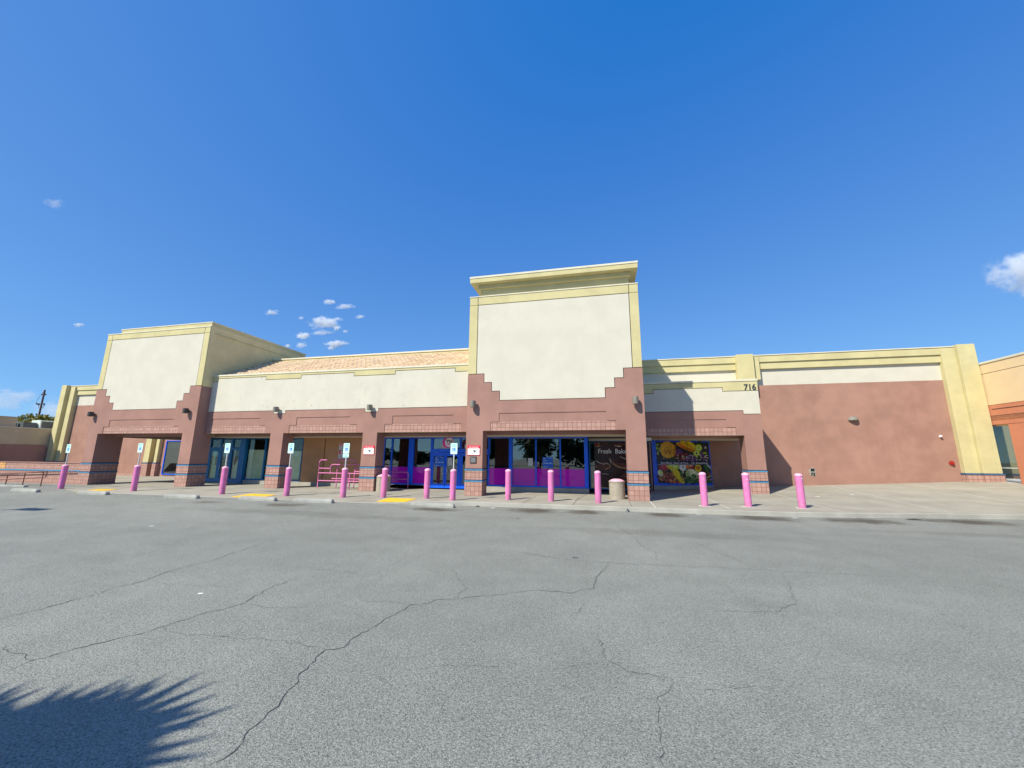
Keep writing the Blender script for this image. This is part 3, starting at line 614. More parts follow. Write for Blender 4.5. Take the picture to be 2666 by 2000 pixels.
# tower storefront
f5 = window(-5.10, -.56, .20, 2.40, [(-4.02, .16, .03), (-2.86, .06, .012), (-1.77, .06, .012), (-.65, .15, .02)], 'cobalt', film=1.0)
rt_ = MB(); rt_.box(-.59, -.57, YS+.10, 18.3, .2, 2.3, 'glass'); rt_.box(-.60, -.56, YS+.10, 18.3, .12, .2, 'cobalt'); rt_.box(-.6, -.56, YS+.10, 18.3, 2.3, 2.4, 'cobalt'); rt_.build('window', bld)
f6 = window(-.55, 2.2, .10, 2.26, [], 'teal', y=18.3)
hd = MB(); hd.box(-.55, 2.2, 18.28, 18.45, 2.262, 2.40, 'ceiling'); hd.build('wall', bld)
# splayed shop window of the right bay
A_, B_ = Vector((2.12, 20.42, 0)), Vector((5.55, 21.62, 0)); U_ = (B_-A_).normalized(); N_ = Vector((U_.y, -U_.x, 0))
def sp_(u, v, z): p = A_+U_*u+N_*v; return (p.x, p.y, z)
def sbox(mb, u0, u1, v0, v1, z0, z1, m): mb.extr([sp_(u0, v0, z0), sp_(u1, v0, z0), sp_(u1, v0, z1), sp_(u0, v0, z1)], N_*(v1-v0), m)
UL = (B_-A_).length
fw = MB(); sbox(fw, 0, .56, -.06, .06, .2, 2.37, 'cobalt'); sbox(fw, UL-.27, UL, -.06, .05, .2, 2.37, 'cobalt'); sbox(fw, .56, UL-.27, -.05, .04, .2, .30, 'cobalt'); sbox(fw, .56, UL-.27, -.05, .04, 2.31, 2.37, 'cobalt'); fwo = fw.build('window', bld, bevel=.006)
pl = MB(); sbox(pl, 0, UL, -.1, .07, -.2, .195, 'concrete'); pl.build('plinth', bld)
ws_ = MB(); ws_.box(2.05, 2.2, 18.3, 20.6, -.1, 2.4, 'terra'); ws_.build('wall', bld)
# left wing window
window(-29.9, -27.4, .12, 2.45, [(-28.55, .10, .0)], 'cobalt', y=YW-.06)
dr = MB(); dr.box(-29.82, -28.62, YW-.013, YW-.008, .9, 2.4, 'paper'); dr.prism([(-29.82, .9), (-29.3, .9), (-29.82, .3)], YW-.013, YW-.008, 'paper'); dr.box(-28.5, -27.5, YW-.013, YW-.008, .25, 2.4, 'lampdark'); dr.build('window_drape', bld)
lwt = MB(); lwt.box(-39.6, -31.45, YW-.02, YW, -.4, .13, 'tile'); lwt.build('base_course', lw)

# house number
hn = MB(); hn.text('716', 6.16, 4.42+.03, YR-.012, .25, 'ink', width=.47, bold=.03); hn.origin = (6.4, YR, 4.4)
nx = MB(); nx.origin = (6.4, YR, 4.4); nx.extr([(p[0], p[1], p[2]) for p in [(6.2, YR-.001, 4.45)]] and [(6.2, YR-.002, 4.5), (6.21, YR-.002, 4.5), (6.21, YR-.002, 4.51), (6.2, YR-.002, 4.51)], (0, .001, 0), 'ink')
single(hn, 'house_number', (6.4, YR, 4.4), 'dark street number 716 on the yellow trim above the right bay', 'house number')

# ------------------------------------------------------------------ posters and notices on the store
def flat_sign(name, x0, x1, z0, z1, y, m, label, cat, dy=.012, group=None):
    b = MB(); b.box(x0, x1, y, y+dy, z0, z1, m); return b
def cart_sign(x0, x1, z0, z1, y, label):
    t = thing('warning_sign', ((x0+x1)/2, y, z0), label, 'sign', 'red and white cart warning signs'); w_, h_ = x1-x0, z1-z0
    b = MB(); b.box(x0, x1, y, y+.02, z0, z1, 'signred'); b.box(x0+.03*w_, x1-.03*w_, y-.003, y, z0+.05*h_, z0+.70*h_, 'white'); b.build('plate', t)
    d = MB(); d.text('NOT YOUR CART', x0+.13*w_, z0+.76*h_, y-.004, .12*h_, 'white', width=.74*w_, bold=.02); d.build('heading', t)
    d = MB()
    cx, cz = x0+.55*w_, z0+.38*h_
    d.prism([(cx-.1*w_, cz+.16*h_), (cx-.02*w_, cz+.17*h_), (cx+.12*w_, cz+.04*h_), (cx+.07*w_, cz-.12*h_), (cx-.03*w_, cz-.02*h_)], y-.005, y-.004, 'ink')
    d.prism([(cx+.04*w_, cz+.04*h_), (cx+.2*w_, cz+.2*h_), (cx+.22*w_, cz+.17*h_), (cx+.08*w_, cz+.0*h_)], y-.006, y-.005, 'ink')
    d.prism([(cx-.18*w_, cz-.24*h_), (cx-.0*w_, cz-.02*h_), (cx+.03*w_, cz-.06*h_), (cx-.15*w_, cz-.26*h_)], y-.0065, y-.0055, 'greyink'); d.build('pictogram', t)
    d = MB(); d.text('It Rolls', x0+.08*w_, z0+.36*h_, y-.004, .06*h_, 'greyink'); d.build('lettering', t); d = MB(); d.text('Only', x0+.12*w_, z0+.22*h_, y-.004, .06*h_, 'greyink'); d.build('lettering', t); d = MB(); d.text('LOT', x0+.80*w_, z0+.28*h_, y-.004, .07*h_, 'greyink')
    d.build('lettering', t); return t
cart_sign(-5.22, -4.70, 1.56, 1.945, YM-.022, 'red and white cart warning sign above a dark plaque on the tower pillar')
cart_sign(-10.25, -9.72, 1.56, 1.95, YB-.022, 'red and white cart warning sign on the arcade pillar beside the pink cart rails')
t = thing('notice_board', (-12.75, YS, 1.38), 'cream and red notice board on the shaded wall above the pink cart rails', 'sign')
b = MB(); b.box(-12.95, -12.42, YS-.02, YS+.018, 1.36, 2.13, 'paper'); b.build('board', t)
d = MB(); d.box(-12.92, -12.45, YS-.024, YS-.02, 2.01, 2.11, 'signred'); d.text('STOP', -12.88, 2.03, YS-.026, .06, 'white'); d.box(-12.93, -12.44, YS-.024, YS-.02, 1.76, 1.785, 'ink'); d.box(-12.92, -12.82, YS-.024, YS-.02, 1.58, 1.74, 'signred'); d.disc(-12.66, 1.88, .05, .06, YS-.024, 'ink')
for zz in (1.52, 1.47, 1.42): d.box(-12.92, -12.47, YS-.024, YS-.02, zz, zz+.012, 'greyink')
d.text('LOSS CART', -12.90, 1.90, YS-.023, .04, 'greyink'); d.build('lettering', t)
t = thing('plaque', (-4.96, YM, 1.25), 'small dark framed plaque on the tower pillar below a red and white sign', 'plaque')
b = MB(); b.box(-5.10, -4.84, YM-.025, YM, 1.25, 1.51, 'lampdark'); b.build('frame', t); b = MB(); b.box(-5.075, -4.865, YM-.028, YM-.025, 1.275, 1.485, 'hvacdark')
for i in range(5): b.box(-5.06, -4.89+.02*(i % 2), YM-.030, YM-.028, 1.30+.035*i, 1.312+.035*i, 'greyink')
b.build('face', t)
def lease(x0, x1, z0, z1, y, label):
    t = thing('lease_poster', ((x0+x1)/2, y, z0), label, 'poster', 'blue leasing posters'); w_, h_ = x1-x0, z1-z0
    b = MB(); b.box(x0, x1, y, y+.004, z0, z1, 'lease'); b.build('sheet', t)
    d = MB(); yy = y-.002
    d.text('For', x0+.07*w_, z0+.82*h_, yy, .10*h_, 'leasetext', bold=.01); d.build('lettering', t); d = MB(); d.text('Lease', x0+.07*w_, z0+.64*h_, yy, .10*h_, 'leasetext', bold=.01); d.build('lettering', t); d = MB()
    d.text('702-405-1700', x0+.07*w_, z0+.38*h_, yy, .10*h_, 'leasetext', width=.84*w_, bold=.02); d.build('phone_number', t); d = MB(); d.text('Agency', x0+.07*w_, z0+.08*h_, yy, .08*h_, 'leasetext', width=.4*w_, bold=.01); d.build('lettering', t); d = MB(); d.text('Brokers', x0+.62*w_, z0+.88*h_, yy, .05*h_, 'leasetext', width=.3*w_)
    d.build('lettering', t)
lease(-7.72, -7.22, 1.03, 1.50, YS-.022, 'blue leasing poster with white lettering on the blue entrance door'); lease(-2.56, -2.10, 1.04, 1.51, YS+.035, 'blue leasing poster with white lettering in the tower window above the purple film')
def notice(x0, x1, z0, z1, y, label):
    b = MB(); b.box(x0, x1, y, y+.002, z0, z1, 'paper')
    for i in range(9): b.box(x0+.1*(x1-x0), x1-(.1+.12*(i % 3))*(x1-x0), y-.001, y, z0+(i+.8)*(z1-z0)/10.5, z0+(i+1.05)*(z1-z0)/10.5, 'greyink')
    single(b, 'paper_notice', ((x0+x1)/2, y, z0), label, 'notice', 'white paper notices')
notice(-7.05, -6.83, 1.09, 1.45, YS-.02, 'white paper notice on the right leaf of the blue entrance door'); notice(-3.23, -3.01, 1.11, 1.46, YS+.036, 'white paper notice in the tower window left of the blue poster')
for i, (x, lb) in enumerate(((-6.62, 'round lime sticker on the door glass half hidden by a sign post'), (-6.10, 'round lime sticker on the right hand door glass next to the tower pillar'))):
    b = MB(); b.disc(x, 1.30, .075, .085, YS+.008, 'limedot', dy=.002); b.box(x-.05, x+.05, YS+.006, YS+.0075, 1.285, 1.31, 'ink'); single(b, 'door_sticker', (x, YS, 1.3), lb, 'sticker', 'lime stickers')
for x0, x1, lb in ((-7.43, -7.05, 'pale sheet in the transom glass behind the hanging round sign'), (-6.25, -5.75, 'pale sheet in the transom glass next to the tower pillar')):
    b = MB(); b.box(x0, x1, YS+.03, YS+.032, 1.88, 2.06, 'paper'); single(b, 'paper_sheet', ((x0+x1)/2, YS, 1.88), lb, 'paper sheet')
# round hanging sign over the entrance
t = thing('hanging_sign', (-7.05, 16.4, 2.0), 'round double sided hanging sign with magenta rim above the blue entrance door', 'hanging sign')
hx, hy, hz = -6.62, 16.3, 2.115
fn = Vector((.72, -.69, 0)); fu = Vector((.69, .72, 0))
def hp(u, v, d): return tuple(Vector((hx, hy, hz))+fu*u+Vector((0, 0, v))+fn*d)
b = MB(); ring = [hp(.235*math.cos(2*math.pi*q/28), .235*math.sin(2*math.pi*q/28), -.1) for q in range(28)]; b.extr(ring, fn*.2, 'magenta'); b.build('drum', t)
b = MB(); ring = [hp(.205*math.cos(2*math.pi*q/28), .205*math.sin(2*math.pi*q/28), .1) for q in range(28)]; b.extr(ring, fn*.006, 'white'); b.build('face', t)
b = MB(); xf = lambda p: hp(p[0], p[2], .109)
b.text('99¢', 0, .0, 0, .12, 'ink', align='CENTER', width=.30, bold=.03, xf=xf); b.text('ONLY', 0, -.09, 0, .06, 'magenta', align='CENTER', bold=.03, xf=xf); b.build('lettering', t)
b = MB(); b.tube([(hx, hy, hz+.22), (hx, hy, 2.42)], .012, 'lampdark'); b.build('hanger', t)
# bakery poster
t = thing('bakery_poster', (.8, 18.3, .1), 'dark brown bakery window poster lettered Fresh Baked behind the stone litter bin', 'poster')
M['choc'] = paint('poster_brown', (.035, .010, .008), .25, .6, sc_=2); M['crust'] = paint('crust', (.35, .17, .07), .35, .4, sc_=9); M['crustd'] = paint('crust_dark', (.10, .025, .012), .35, .4, sc_=9); M['cloth'] = paint('cloth', (.45, .38, .32), .4, .3, sc_=12)
b = MB(); yb2 = 18.29; b.box(-.30, 2.1, yb2, yb2+.005, .2, 2.22, 'choc'); b.build('sheet', t)
d = MB(); y = yb2-.003
def blob(cx, cz, rx, rz, m, n=18, ro=0, seed=0, dy=.0):
    rr = random.Random(seed+int(cx*97+cz*31)); pts = []
    for q in range(n):
        a = 2*math.pi*q/n; k_ = 1+rr.uniform(-.12, .12); u, v = rx*k_*math.cos(a), rz*k_*math.sin(a); pts.append((cx+u*math.cos(ro)-v*math.sin(ro), y-dy, cz+u*math.sin(ro)+v*math.cos(ro)))
    d.poly(pts, m)
for (cx, cz, rx, rz, m_, ro) in [(-.1, 2.08, .14, .08, 'crust', .3), (.1, 2.13, .2, .05, 'crustd', .2), (-.2, 2.10, .07, .06, 'signred', 0), (.85, 2.1, .35, .06, 'crustd', 0), (.75, 2.03, .16, .03, 'cloth', -.15), (.05, 1.12, .27, .2, 'crustd', .2), (.5, 1.28, .12, .10, 'crustd', .5), (1.1, 1.12, .55, .14, 'crustd', -.2), (1.2, .75, .4, .14, 'crustd', .1)]: blob(cx, cz, rx, rz, m_, ro=ro)
def strip(pts, wd, m, dy=.001):
    for (a, b_) in zip(pts, pts[1:]):
        dx, dz = b_[0]-a[0], b_[1]-a[1]; L = math.hypot(dx, dz); nx_, nz = -dz/L*wd, dx/L*wd
        d.poly([(a[0]+nx_, y-dy, a[1]+nz), (b_[0]+nx_, y-dy, b_[1]+nz), (b_[0]-nx_, y-dy, b_[1]-nz), (a[0]-nx_, y-dy, a[1]-nz)], m)
strip([(-.25, 1.36), (-.1, 1.28), (.08, 1.22), (.25, 1.26)], .018, 'cloth'); strip([(.26, 1.26), (.38, 1.16), (.34, 1.06), (.14, .98)], .022, 'crust'); strip([(.48, 1.28), (.62, 1.16), (.8, 1.08), (1.15, 1.06)], .03, 'crust'); strip([(.36, 1.46), (.42, 1.36), (.40, 1.28)], .02, 'cloth'); strip([(.82, 1.56), (1.1, 1.44)], .014, 'cloth', .0015); strip([(-.22, 1.18), (-.27, 1.04)], .018, 'crust'); strip([(.0, .80), (.3, .78)], .012, 'cloth')
d.text('Fresh  Baked', -.145, 1.70, y-.003, .205, 'white', bold=.004, width=1.38); d.build('artwork', t)
# fruit poster
t = thing('fruit_poster', tuple(A_+Vector((1.6, .5, .3))), 'dark window poster of fruit and vegetables in the right bay, framed in blue', 'poster')
FC = dict(pink_f=(.62, .06, .13), red_f=(.36, .02, .03), melon=(.66, .36, .012), melond=(.42, .17, .008), seed=(.30, .10, .01), orange_f=(.72, .17, .02), lime=(.28, .45, .02), limel=(.55, .70, .15), green=(.03, .17, .04), dgreen=(.008, .035, .014), bean=(.34, .075, .035), beanl=(.62, .28, .14), plum=(.10, .03, .16), lilac=(.42, .30, .55), cauli=(.66, .68, .42), onion=(.62, .66, .68), squash=(.70, .55, .015), grape=(.33, .42, .16), dark=(.010, .012, .022), navyp=(.006, .016, .085))
for k_, c in FC.items(): M[k_] = paint('poster_'+k_, c, .3, .28, sc_=14)
b = MB(); PW, PH = UL-.83, 2.0; pu, pz = .56, .305
sbox(b, pu, pu+PW, .042, .046, pz, pz+PH, 'dark'); b.build('sheet', t)
d = MB(); lay = [0]
def pq(u, v): lay[0] += 2e-6; return sp_(pu+u*PW, .0475+lay[0], pz+v*PH)
def fb(cx, cz, rx, rz, m_, ro=0, n=18, jit=.04, seed=1):
    rr = random.Random(seed+int(cx*977+cz*311)); pts = []
    asp = PH/PW
    for q in range(n):
        a = 2*math.pi*q/n; k_ = 1+rr.uniform(-jit, jit); u, v = rx*k_*math.cos(a), rz*k_*math.sin(a)/asp
        pts.append((cx+(u*math.cos(ro)-v*asp*math.sin(ro)), cz+(u/asp*math.sin(ro)+v*math.cos(ro))))
    lay[0] += .00012; d.poly([sp_(pu+u*PW, .0475+lay[0], pz+v*PH) for u, v in pts], m_)
rr = random.Random(11)
for i in range(34): fb(rr.uniform(.01, .97), rr.uniform(.50, .98), rr.uniform(.02, .06), rr.uniform(.02, .05), rr.choice(['dgreen', 'dgreen', 'green', 'red_f', 'plum', 'dark']), rr.uniform(0, 3))
for i in range(22): fb(rr.uniform(.0, .12), rr.uniform(.70, .98), .016, .016, rr.choice(['grape', 'lime', 'grape', 'green']))
for i in range(36): fb(rr.uniform(.36, .58), rr.uniform(.56, .72), .018, .009, rr.choice(['red_f', 'bean', 'beanl', 'pink_f', 'dark']), rr.uniform(-.6, .6))
for i in range(60): fb(rr.uniform(.52, .76), rr.uniform(.54, .68), .015, .010, rr.choice(['plum', 'plum', 'lilac', 'dark']), rr.uniform(-.6, .6))
for i in range(26): fb(rr.uniform(.05, .98), rr.uniform(.52, .66), .014, .008, rr.choice(['onion', 'cauli', 'green', 'grape', 'lilac']), rr.uniform(-.6, .6))
fb(.22, .80, .150, .150, 'melond', 0, 28); fb(.215, .81, .142, .142, 'melon', 0, 28); fb(.21, .77, .065, .072, 'melond'); fb(.21, .77, .052, .06, 'melon'); fb(.185, .75, .018, .035, 'seed', -.2); fb(.24, .75, .018, .032, 'seed', .2); fb(.22, .80, .016, .02, 'seed')
fb(.335, .79, .022, .11, 'melond', -.2)
for (x_, z_, r1, r2, ro, m_) in [(.53, .90, .16, .045, -.35, 'melon'), (.56, .86, .16, .035, -.42, 'orange_f'), (.60, .93, .15, .042, -.45, 'squash'), (.64, .90, .15, .03, -.5, 'melon'), (.67, .95, .11, .03, -.6, 'squash'), (.60, .82, .13, .02, -.25, 'melond')]: fb(x_, z_, r1, r2, m_, ro)
fb(.80, .86, .068, .068, 'lime', 0, 24); fb(.80, .86, .052, .052, 'limel', 0, 24); fb(.80, .865, .02, .02, 'lime'); fb(.75, .72, .062, .055, 'lime', .2); fb(.75, .73, .048, .04, 'limel', .2); fb(.752, .725, .015, .018, 'dgreen'); fb(.91, .735, .04, .018, 'lime'); fb(.93, .87, .018, .02, 'onion')
for i in range(10): fb(rr.uniform(.80, .98), rr.uniform(.55, .70), .016, .007, rr.choice(['onion', 'cauli', 'beanl']), rr.uniform(-.4, .4))
# lower half
for i in range(30): fb(rr.uniform(.01, .99), rr.uniform(.02, .42), rr.uniform(.02, .06), rr.uniform(.02, .05), rr.choice(['dgreen', 'dgreen', 'green', 'red_f', 'dark']), rr.uniform(0, 3))
for i in range(16): fb(rr.uniform(.02, .24), rr.uniform(.30, .43), .035, .022, rr.choice(['red_f', 'pink_f', 'plum', 'red_f']), rr.uniform(-1, 1))
for i in range(95): fb(rr.uniform(.02, .34), rr.uniform(.01, .25), .017, .012, rr.choice(['bean', 'bean', 'red_f', 'beanl', 'bean', 'dark']), rr.uniform(-1, 1))
for i in range(20): fb(rr.uniform(.22, .48), rr.uniform(.005, .10), .02, .018, rr.choice(['orange_f', 'beanl', 'bean', 'orange_f']), 0)
fb(.30, .395, .105, .07, 'lime', -.1); fb(.30, .405, .08, .045, 'limel', -.1); fb(.26, .35, .11, .026, 'squash', -.5); fb(.33, .23, .12, .032, 'limel', -.75); fb(.365, .15, .16, .036, 'squash', -.85); fb(.43, .07, .06, .04, 'squash', -.8); fb(.36, .26, .07, .03, 'squash', -.8)
fb(.045, .24, .045, .06, 'cauli', .5); fb(.06, .26, .03, .035, 'limel', .5)
fb(.47, .39, .070, .070, 'onion', 0, 24); fb(.472, .385, .012, .012, 'dgreen'); fb(.46, .30, .012, .05, 'cauli', .3)
fb(.60, .405, .075, .05, 'orange_f', 0); fb(.63, .37, .05, .05, 'red_f'); fb(.60, .43, .06, .03, 'beanl')
fb(.755, .36, .060, .068, 'squash', 0, 20); fb(.755, .37, .04, .04, 'melond'); fb(.76, .375, .015, .018, 'seed')
fb(.62, .24, .10, .075, 'cauli', -.1); fb(.70, .20, .06, .06, 'cauli', -.4); fb(.55, .22, .04, .06, 'grape', .2); fb(.66, .18, .05, .03, 'green')
for i in range(46):
    a = rr.uniform(.1, .75); fb(rr.uniform(.48, .98), rr.uniform(.02, .17), .085, .0065, rr.choice(['green', 'green', 'dgreen', 'grape']), a)
for i in range(14): fb(rr.uniform(.86, .99), rr.uniform(.25, .45), .06, .006, rr.choice(['green', 'onion', 'dgreen']), rr.uniform(-1.1, -.5))
for i in range(8): fb(rr.uniform(.80, .97), rr.uniform(.08, .22), .018, .013, rr.choice(['beanl', 'bean']), .5)
lay[0] += .0002
d.poly([sp_(pu, .0475+lay[0], pz+.447*PH), sp_(pu+PW, .0475+lay[0], pz+.447*PH), sp_(pu+PW, .0475+lay[0], pz+.535*PH), sp_(pu, .0475+lay[0], pz+.535*PH)], 'navyp')
lay[0] += .0002
d.poly([sp_(pu, .0475+lay[0], pz+.440*PH), sp_(pu+.72*PW, .0475+lay[0], pz+.440*PH), sp_(pu+.72*PW, .0475+lay[0], pz+.447*PH), sp_(pu, .0475+lay[0], pz+.447*PH)], 'onion')
o_ = .0475+lay[0]+.001
d.text('Save More. Shop Us First...  For Everything!', pu+.06*PW, pz+.468*PH, 0, .085, 'white', width=.88*PW, bold=.004, xf=lambda p: sp_(p[0], o_, p[2]))
lay[0] += .0012
for u in (.27, .58):
    d.poly([sp_(pu+u*PW-.008, .0475+lay[0], pz), sp_(pu+u*PW+.008, .0475+lay[0], pz), sp_(pu+u*PW+.008, .0475+lay[0], pz+PH), sp_(pu+u*PW-.008, .0475+lay[0], pz+PH)], 'dark')
d.build('artwork', t, recalc=False)

# ------------------------------------------------------------------ wall lamps and fittings
def wall_lamp(x, y, zt, zb, label, dark=False, group='half cylinder wall lamps'):
    t = thing('wall_lamp', (x, y, zb), label, 'wall lamp', group); c = 'lampdark' if dark else 'lampgrey'; r = .105
    b = MB(); pts = [(x+r*math.cos(a), y-.17-r*math.sin(a)*1.1, 0) for a in [math.pi*q/10 for q in range(11)]]+[(x-r, y-.09, 0), (x+r, y-.09, 0)]
    b.extr([(p[0], p[1], zb) for p in pts], (0, 0, zt-zb), c); b.build('shade', t, bevel=.006)
    b = MB(); b.box(x-.05, x+.05, y-.092, y, zb+.07, zt-.07, c); b.build('back_plate', t)
wall_lamp(-5.0, YM, 3.73, 3.47, 'grey half-round wall lamp on the left shoulder of the main tower'); wall_lamp(1.30, YM, 3.73, 3.46, 'grey half-round wall lamp on the right shoulder of the main tower')
wall_lamp(-15.0, YB, 3.76, 3.52, 'grey half-round wall lamp on the cream fascia above the pillar nearer the teal storefront'); wall_lamp(-10.02, YB, 3.75, 3.51, 'grey half-round wall lamp on the cream fascia above the pillar with a warning sign')
wall_lamp(-26.0, YM, 3.66, 3.42, 'dark wall lamp on the outer edge of the smaller tower', True); wall_lamp(-19.72, YM, 3.72, 3.48, 'dark wall lamp on the smaller tower beside its inner pillar', True)
t = thing('dome_lamp', (11.73, YW, 3.33), 'pale half-dome lamp high on the bare terracotta wall', 'wall lamp')
b = MB(); n = 14; k = b.mid('lampgrey'); rows_ = []
for j in range(7):
    ph = math.pi/2*j/6; rows_.append([(11.73+.215*math.cos(th)*math.cos(ph), YW-.20*math.sin(th)*math.cos(ph), 3.34+.20*math.sin(ph)) for th in [math.pi*q/n for q in range(n+1)]])
i0 = len(b.v)
for r_ in rows_: b.v += r_
for j in range(6):
    for q in range(n): b.f.append([i0+j*(n+1)+q, i0+j*(n+1)+q+1, i0+(j+1)*(n+1)+q+1, i0+(j+1)*(n+1)+q]); b.mi.append(k)
b.build('dome', t, smooth=True); b = MB(); b.poly(rows_[0], 'lampdark'); b.build('lens', t)
t = thing('alarm_bell', (15.22, YW, 1.3), 'red round fire alarm bell low on the terracotta wall', 'alarm bell')
b = MB(); ring = [(15.22+.10*math.cos(2*math.pi*q/24), YW-.05, 1.39+.10*math.sin(2*math.pi*q/24)) for q in range(24)]; b.extr(ring, (0, .05, 0), 'red'); b.build('gong', t, bevel=.015)
b = MB(); b.box(15.20, 15.28, YW-.11, YW-.05, 1.33, 1.41, 'red'); b.build('housing', t, bevel=.01)
t = thing('alarm_light', (15.0, YW, 2.5), 'small pale alarm light on the terracotta wall above the red bell', 'alarm light')
b = MB(); b.box(14.95, 15.06, YW-.07, YW, 2.52, 2.62, 'white'); b.build('housing', t, bevel=.02); b = MB(); b.box(14.97, 15.04, YW-.11, YW-.07, 2.53, 2.58, 'pinkcap'); b.build('lens', t, bevel=.01)
t = thing('wall_hole', (9.76, YW, .7), 'broken square hole in the terracotta wall with a grey metal box in it', 'wall hole')
b = MB(); rr = random.Random(4); pts = [(9.765+(.13+rr.uniform(-.02, .03))*math.cos(2*math.pi*q/18), .92+(.22+rr.uniform(-.03, .03))*math.sin(2*math.pi*q/18)) for q in range(18)]; b.prism(pts, YW-.006, YW-.002, 'concrete'); b.build('broken_edge', t)
b = MB(); b.box(9.69, 9.85, YW-.012, YW-.007, .74, 1.08, 'black'); b.build('opening', t); b = MB(); b.box(9.68, 9.84, YW-.05, YW-.012, .86, .95, 'lampgrey'); b.box(9.72, 9.80, YW-.03, YW-.012, .76, .82, 'lampgrey'); b.build('metal_box', t)

# ------------------------------------------------------------------ neighbours
nb = thing('low_building', (-41, 18, 0), 'low tan and terracotta building in shade at the far left behind the ramp wall', 'building')
b = MB(); b.box(-58, -41, 4, 42, -.6, 3.30, 'tan'); b.build('wall', nb); b = MB(); b.box(-58, -40.96, 4, 42, 3.30, 3.36, 'whitecap'); b.build('cap', nb)
b = MB(); b.xprism([(4, -.6), (21.45, -.6), (21.45, 1.96), (21.03, 1.96), (21.03, 2.14), (4, 2.14)], -41, -40.97, 'terra'); b.build('lower_wall', nb)
b = MB(); b.box(-58, -41.15, 4, 19.3, 3.36, 4.02, 'tan'); b.box(-58, -41.1, 4, 19.33, 4.02, 4.08, 'tan'); b.build('upper_block', nb)
def hvac(x, y0, y1, z0, z1, m_, label):
    t = thing('rooftop_unit', (x, (y0+y1)/2, z0), label, 'air conditioner', 'rooftop air conditioners'); b = MB(); b.box(x-1.0, x, y0, y1, z0, z1, m_); b.build('cabinet', t, bevel=.02)
    b = MB(); b.box(x-.001, x+.012, y0+.08, y0+.08+(y1-y0)*.55, z0+.1*(z1-z0), z1-.15*(z1-z0), 'hvacdark'); b.build('grille', t)
    return t
hvac(-42.0, 20.95, 22.3, 3.36, 4.02, 'hvac', 'pale green rooftop air conditioner next to the yellow pilaster'); hvac(-42.2, 20.15, 20.9, 3.36, 3.80, 'hvacdark', 'dark grilled rooftop air conditioner in front of the utility pole'); hvac(-42.6, 19.75, 20.1, 3.36, 3.78, 'hvac', 'small pale rooftop unit left of the dark air conditioner')
nr = thing('neighbour_shop', (16.75, 20, 0), 'peach and orange stucco shop at the right edge with a tall narrow window', 'building')
XR = 16.75
b = MB(); b.box(XR, 30, 4, 21.45, 5.32, 5.74, 'peach'); b.box(XR+.01, 30, 4, 21.45, 3.91, 5.30, 'peach'); b.box(XR+.03, 30, 4, 21.45, 5.29, 5.33, 'joint'); b.box(XR+.2, 30, 20.5, 21.47, 3.05, 3.92, 'orange'); b.box(XR+.25, 30, 4, 21.5, 3.2, 5.7, 'joint'); b.build('wall', nr)
b = MB(); b.box(XR-.03, 30, 4, 21.48, 5.74, 5.83, 'whitecap'); b.build('cap', nr, bevel=.008)
b = MB(); b.xprism([(4, 3.05), (21.47, 3.05), (21.47, 3.89), (4, 3.89)], XR-.01, XR+.21, 'orange'); b.build('lower_front', nr)
b = MB(); b.box(XR-.016, XR-.01, 4, 21.05, 3.70, 3.73, 'joint'); b.box(XR-.018, XR-.01, 4, 21.38, 3.24, 3.42, 'tile_orange'); b.box(XR-.016, XR-.01, 4, 21.38, 3.42, 3.44, 'joint'); b.build('tile_strip', nr)
b = MB(); b.box(XR, XR+.9, 19.8, 20.52, -.2, 3.05, 'orange'); b.build('pillar', nr, bevel=.012)
b = MB(); b.box(XR+.1, XR+.14, 20.52, 21.47, 2.98, 3.05, 'peach'); b.box(XR+.1, XR+.16, 20.52, 21.47, 1.19, 1.23, 'steel'); b.box(XR+.1, XR+.16, 20.52, 21.47, .70, .77, 'steel'); b.box(XR+.1, XR+.16, 21.40, 21.47, .7, 3.0, 'lampdark'); b.box(XR+.1, XR+.16, 20.52, 20.57, .7, 3.0, 'peach'); wo = b.build('window', nr)
b = MB(); b.box(XR+.12, XR+.13, 20.52, 21.47, .7, 3.0, 'mirrorglass'); b.build('pane', wo)
b = MB(); b.box(XR+.9, XR+1.0, 10, 21.4, -.2, 3.1, 'interior'); b.box(XR, 30, 10, 19.8, 2.95, 3.05, 'ceiling'); b.build('recess', nr)

# ------------------------------------------------------------------ ramp wall and rails at the left
lwl = thing('ramp_wall', (-30, 15, 0), 'low pink tiled ramp wall with a blue band left of the smaller tower', 'wall')
b = MB(); b.box(-37, -26.22, 15.0, 15.3, -.5, 1.0, 'tile'); b.build('tile_face', lwl); b = MB(); b.box(-37, -26.23, 14.98, 15.0, .59, .66, 'band'); b.build('blue_band', lwl)
b = MB(); b.box(-37, -26.23, 14.97, 15.33, 1.0, 1.045, 'terra'); b.build('coping', lwl); b = MB(); b.box(-37, -32.0, 14.985, 15.0, .66, 1.0, 'tile_yellow'); b.build('ochre_section', lwl)  # left end of the wall face gets a yellower colour
t = thing('ramp_handrail', (-27.5, 13.6, 0), 'brown metal handrail with two bars on posts in front of the tiled ramp wall', 'handrail')
b = MB(); b.tube([(-31.2, 13.6, .36), (-28.7, 13.6, .47), (-26.0, 13.6, .66)], .022, 'railbrown'); b.tube([(-31.2, 13.6, .12), (-28.7, 13.6, .22), (-26.03, 13.6, .38)], .02, 'railbrown'); b.build('bar', t, smooth=True)
for x, z in ((-31, .36), (-29.9, .42), (-28.7, .47), (-27.5, .56), (-26.25, .64)): b = MB(); b.tube([(x, 13.6, -.1), (x, 13.6, z)], .022, 'railbrown'); b.build('post', t, smooth=True)
b = MB(); b.tube([(-26.0, 13.6, .66), (-26.03, 13.6, .38)], .02, 'railbrown'); b.build('end_loop', t, smooth=True)
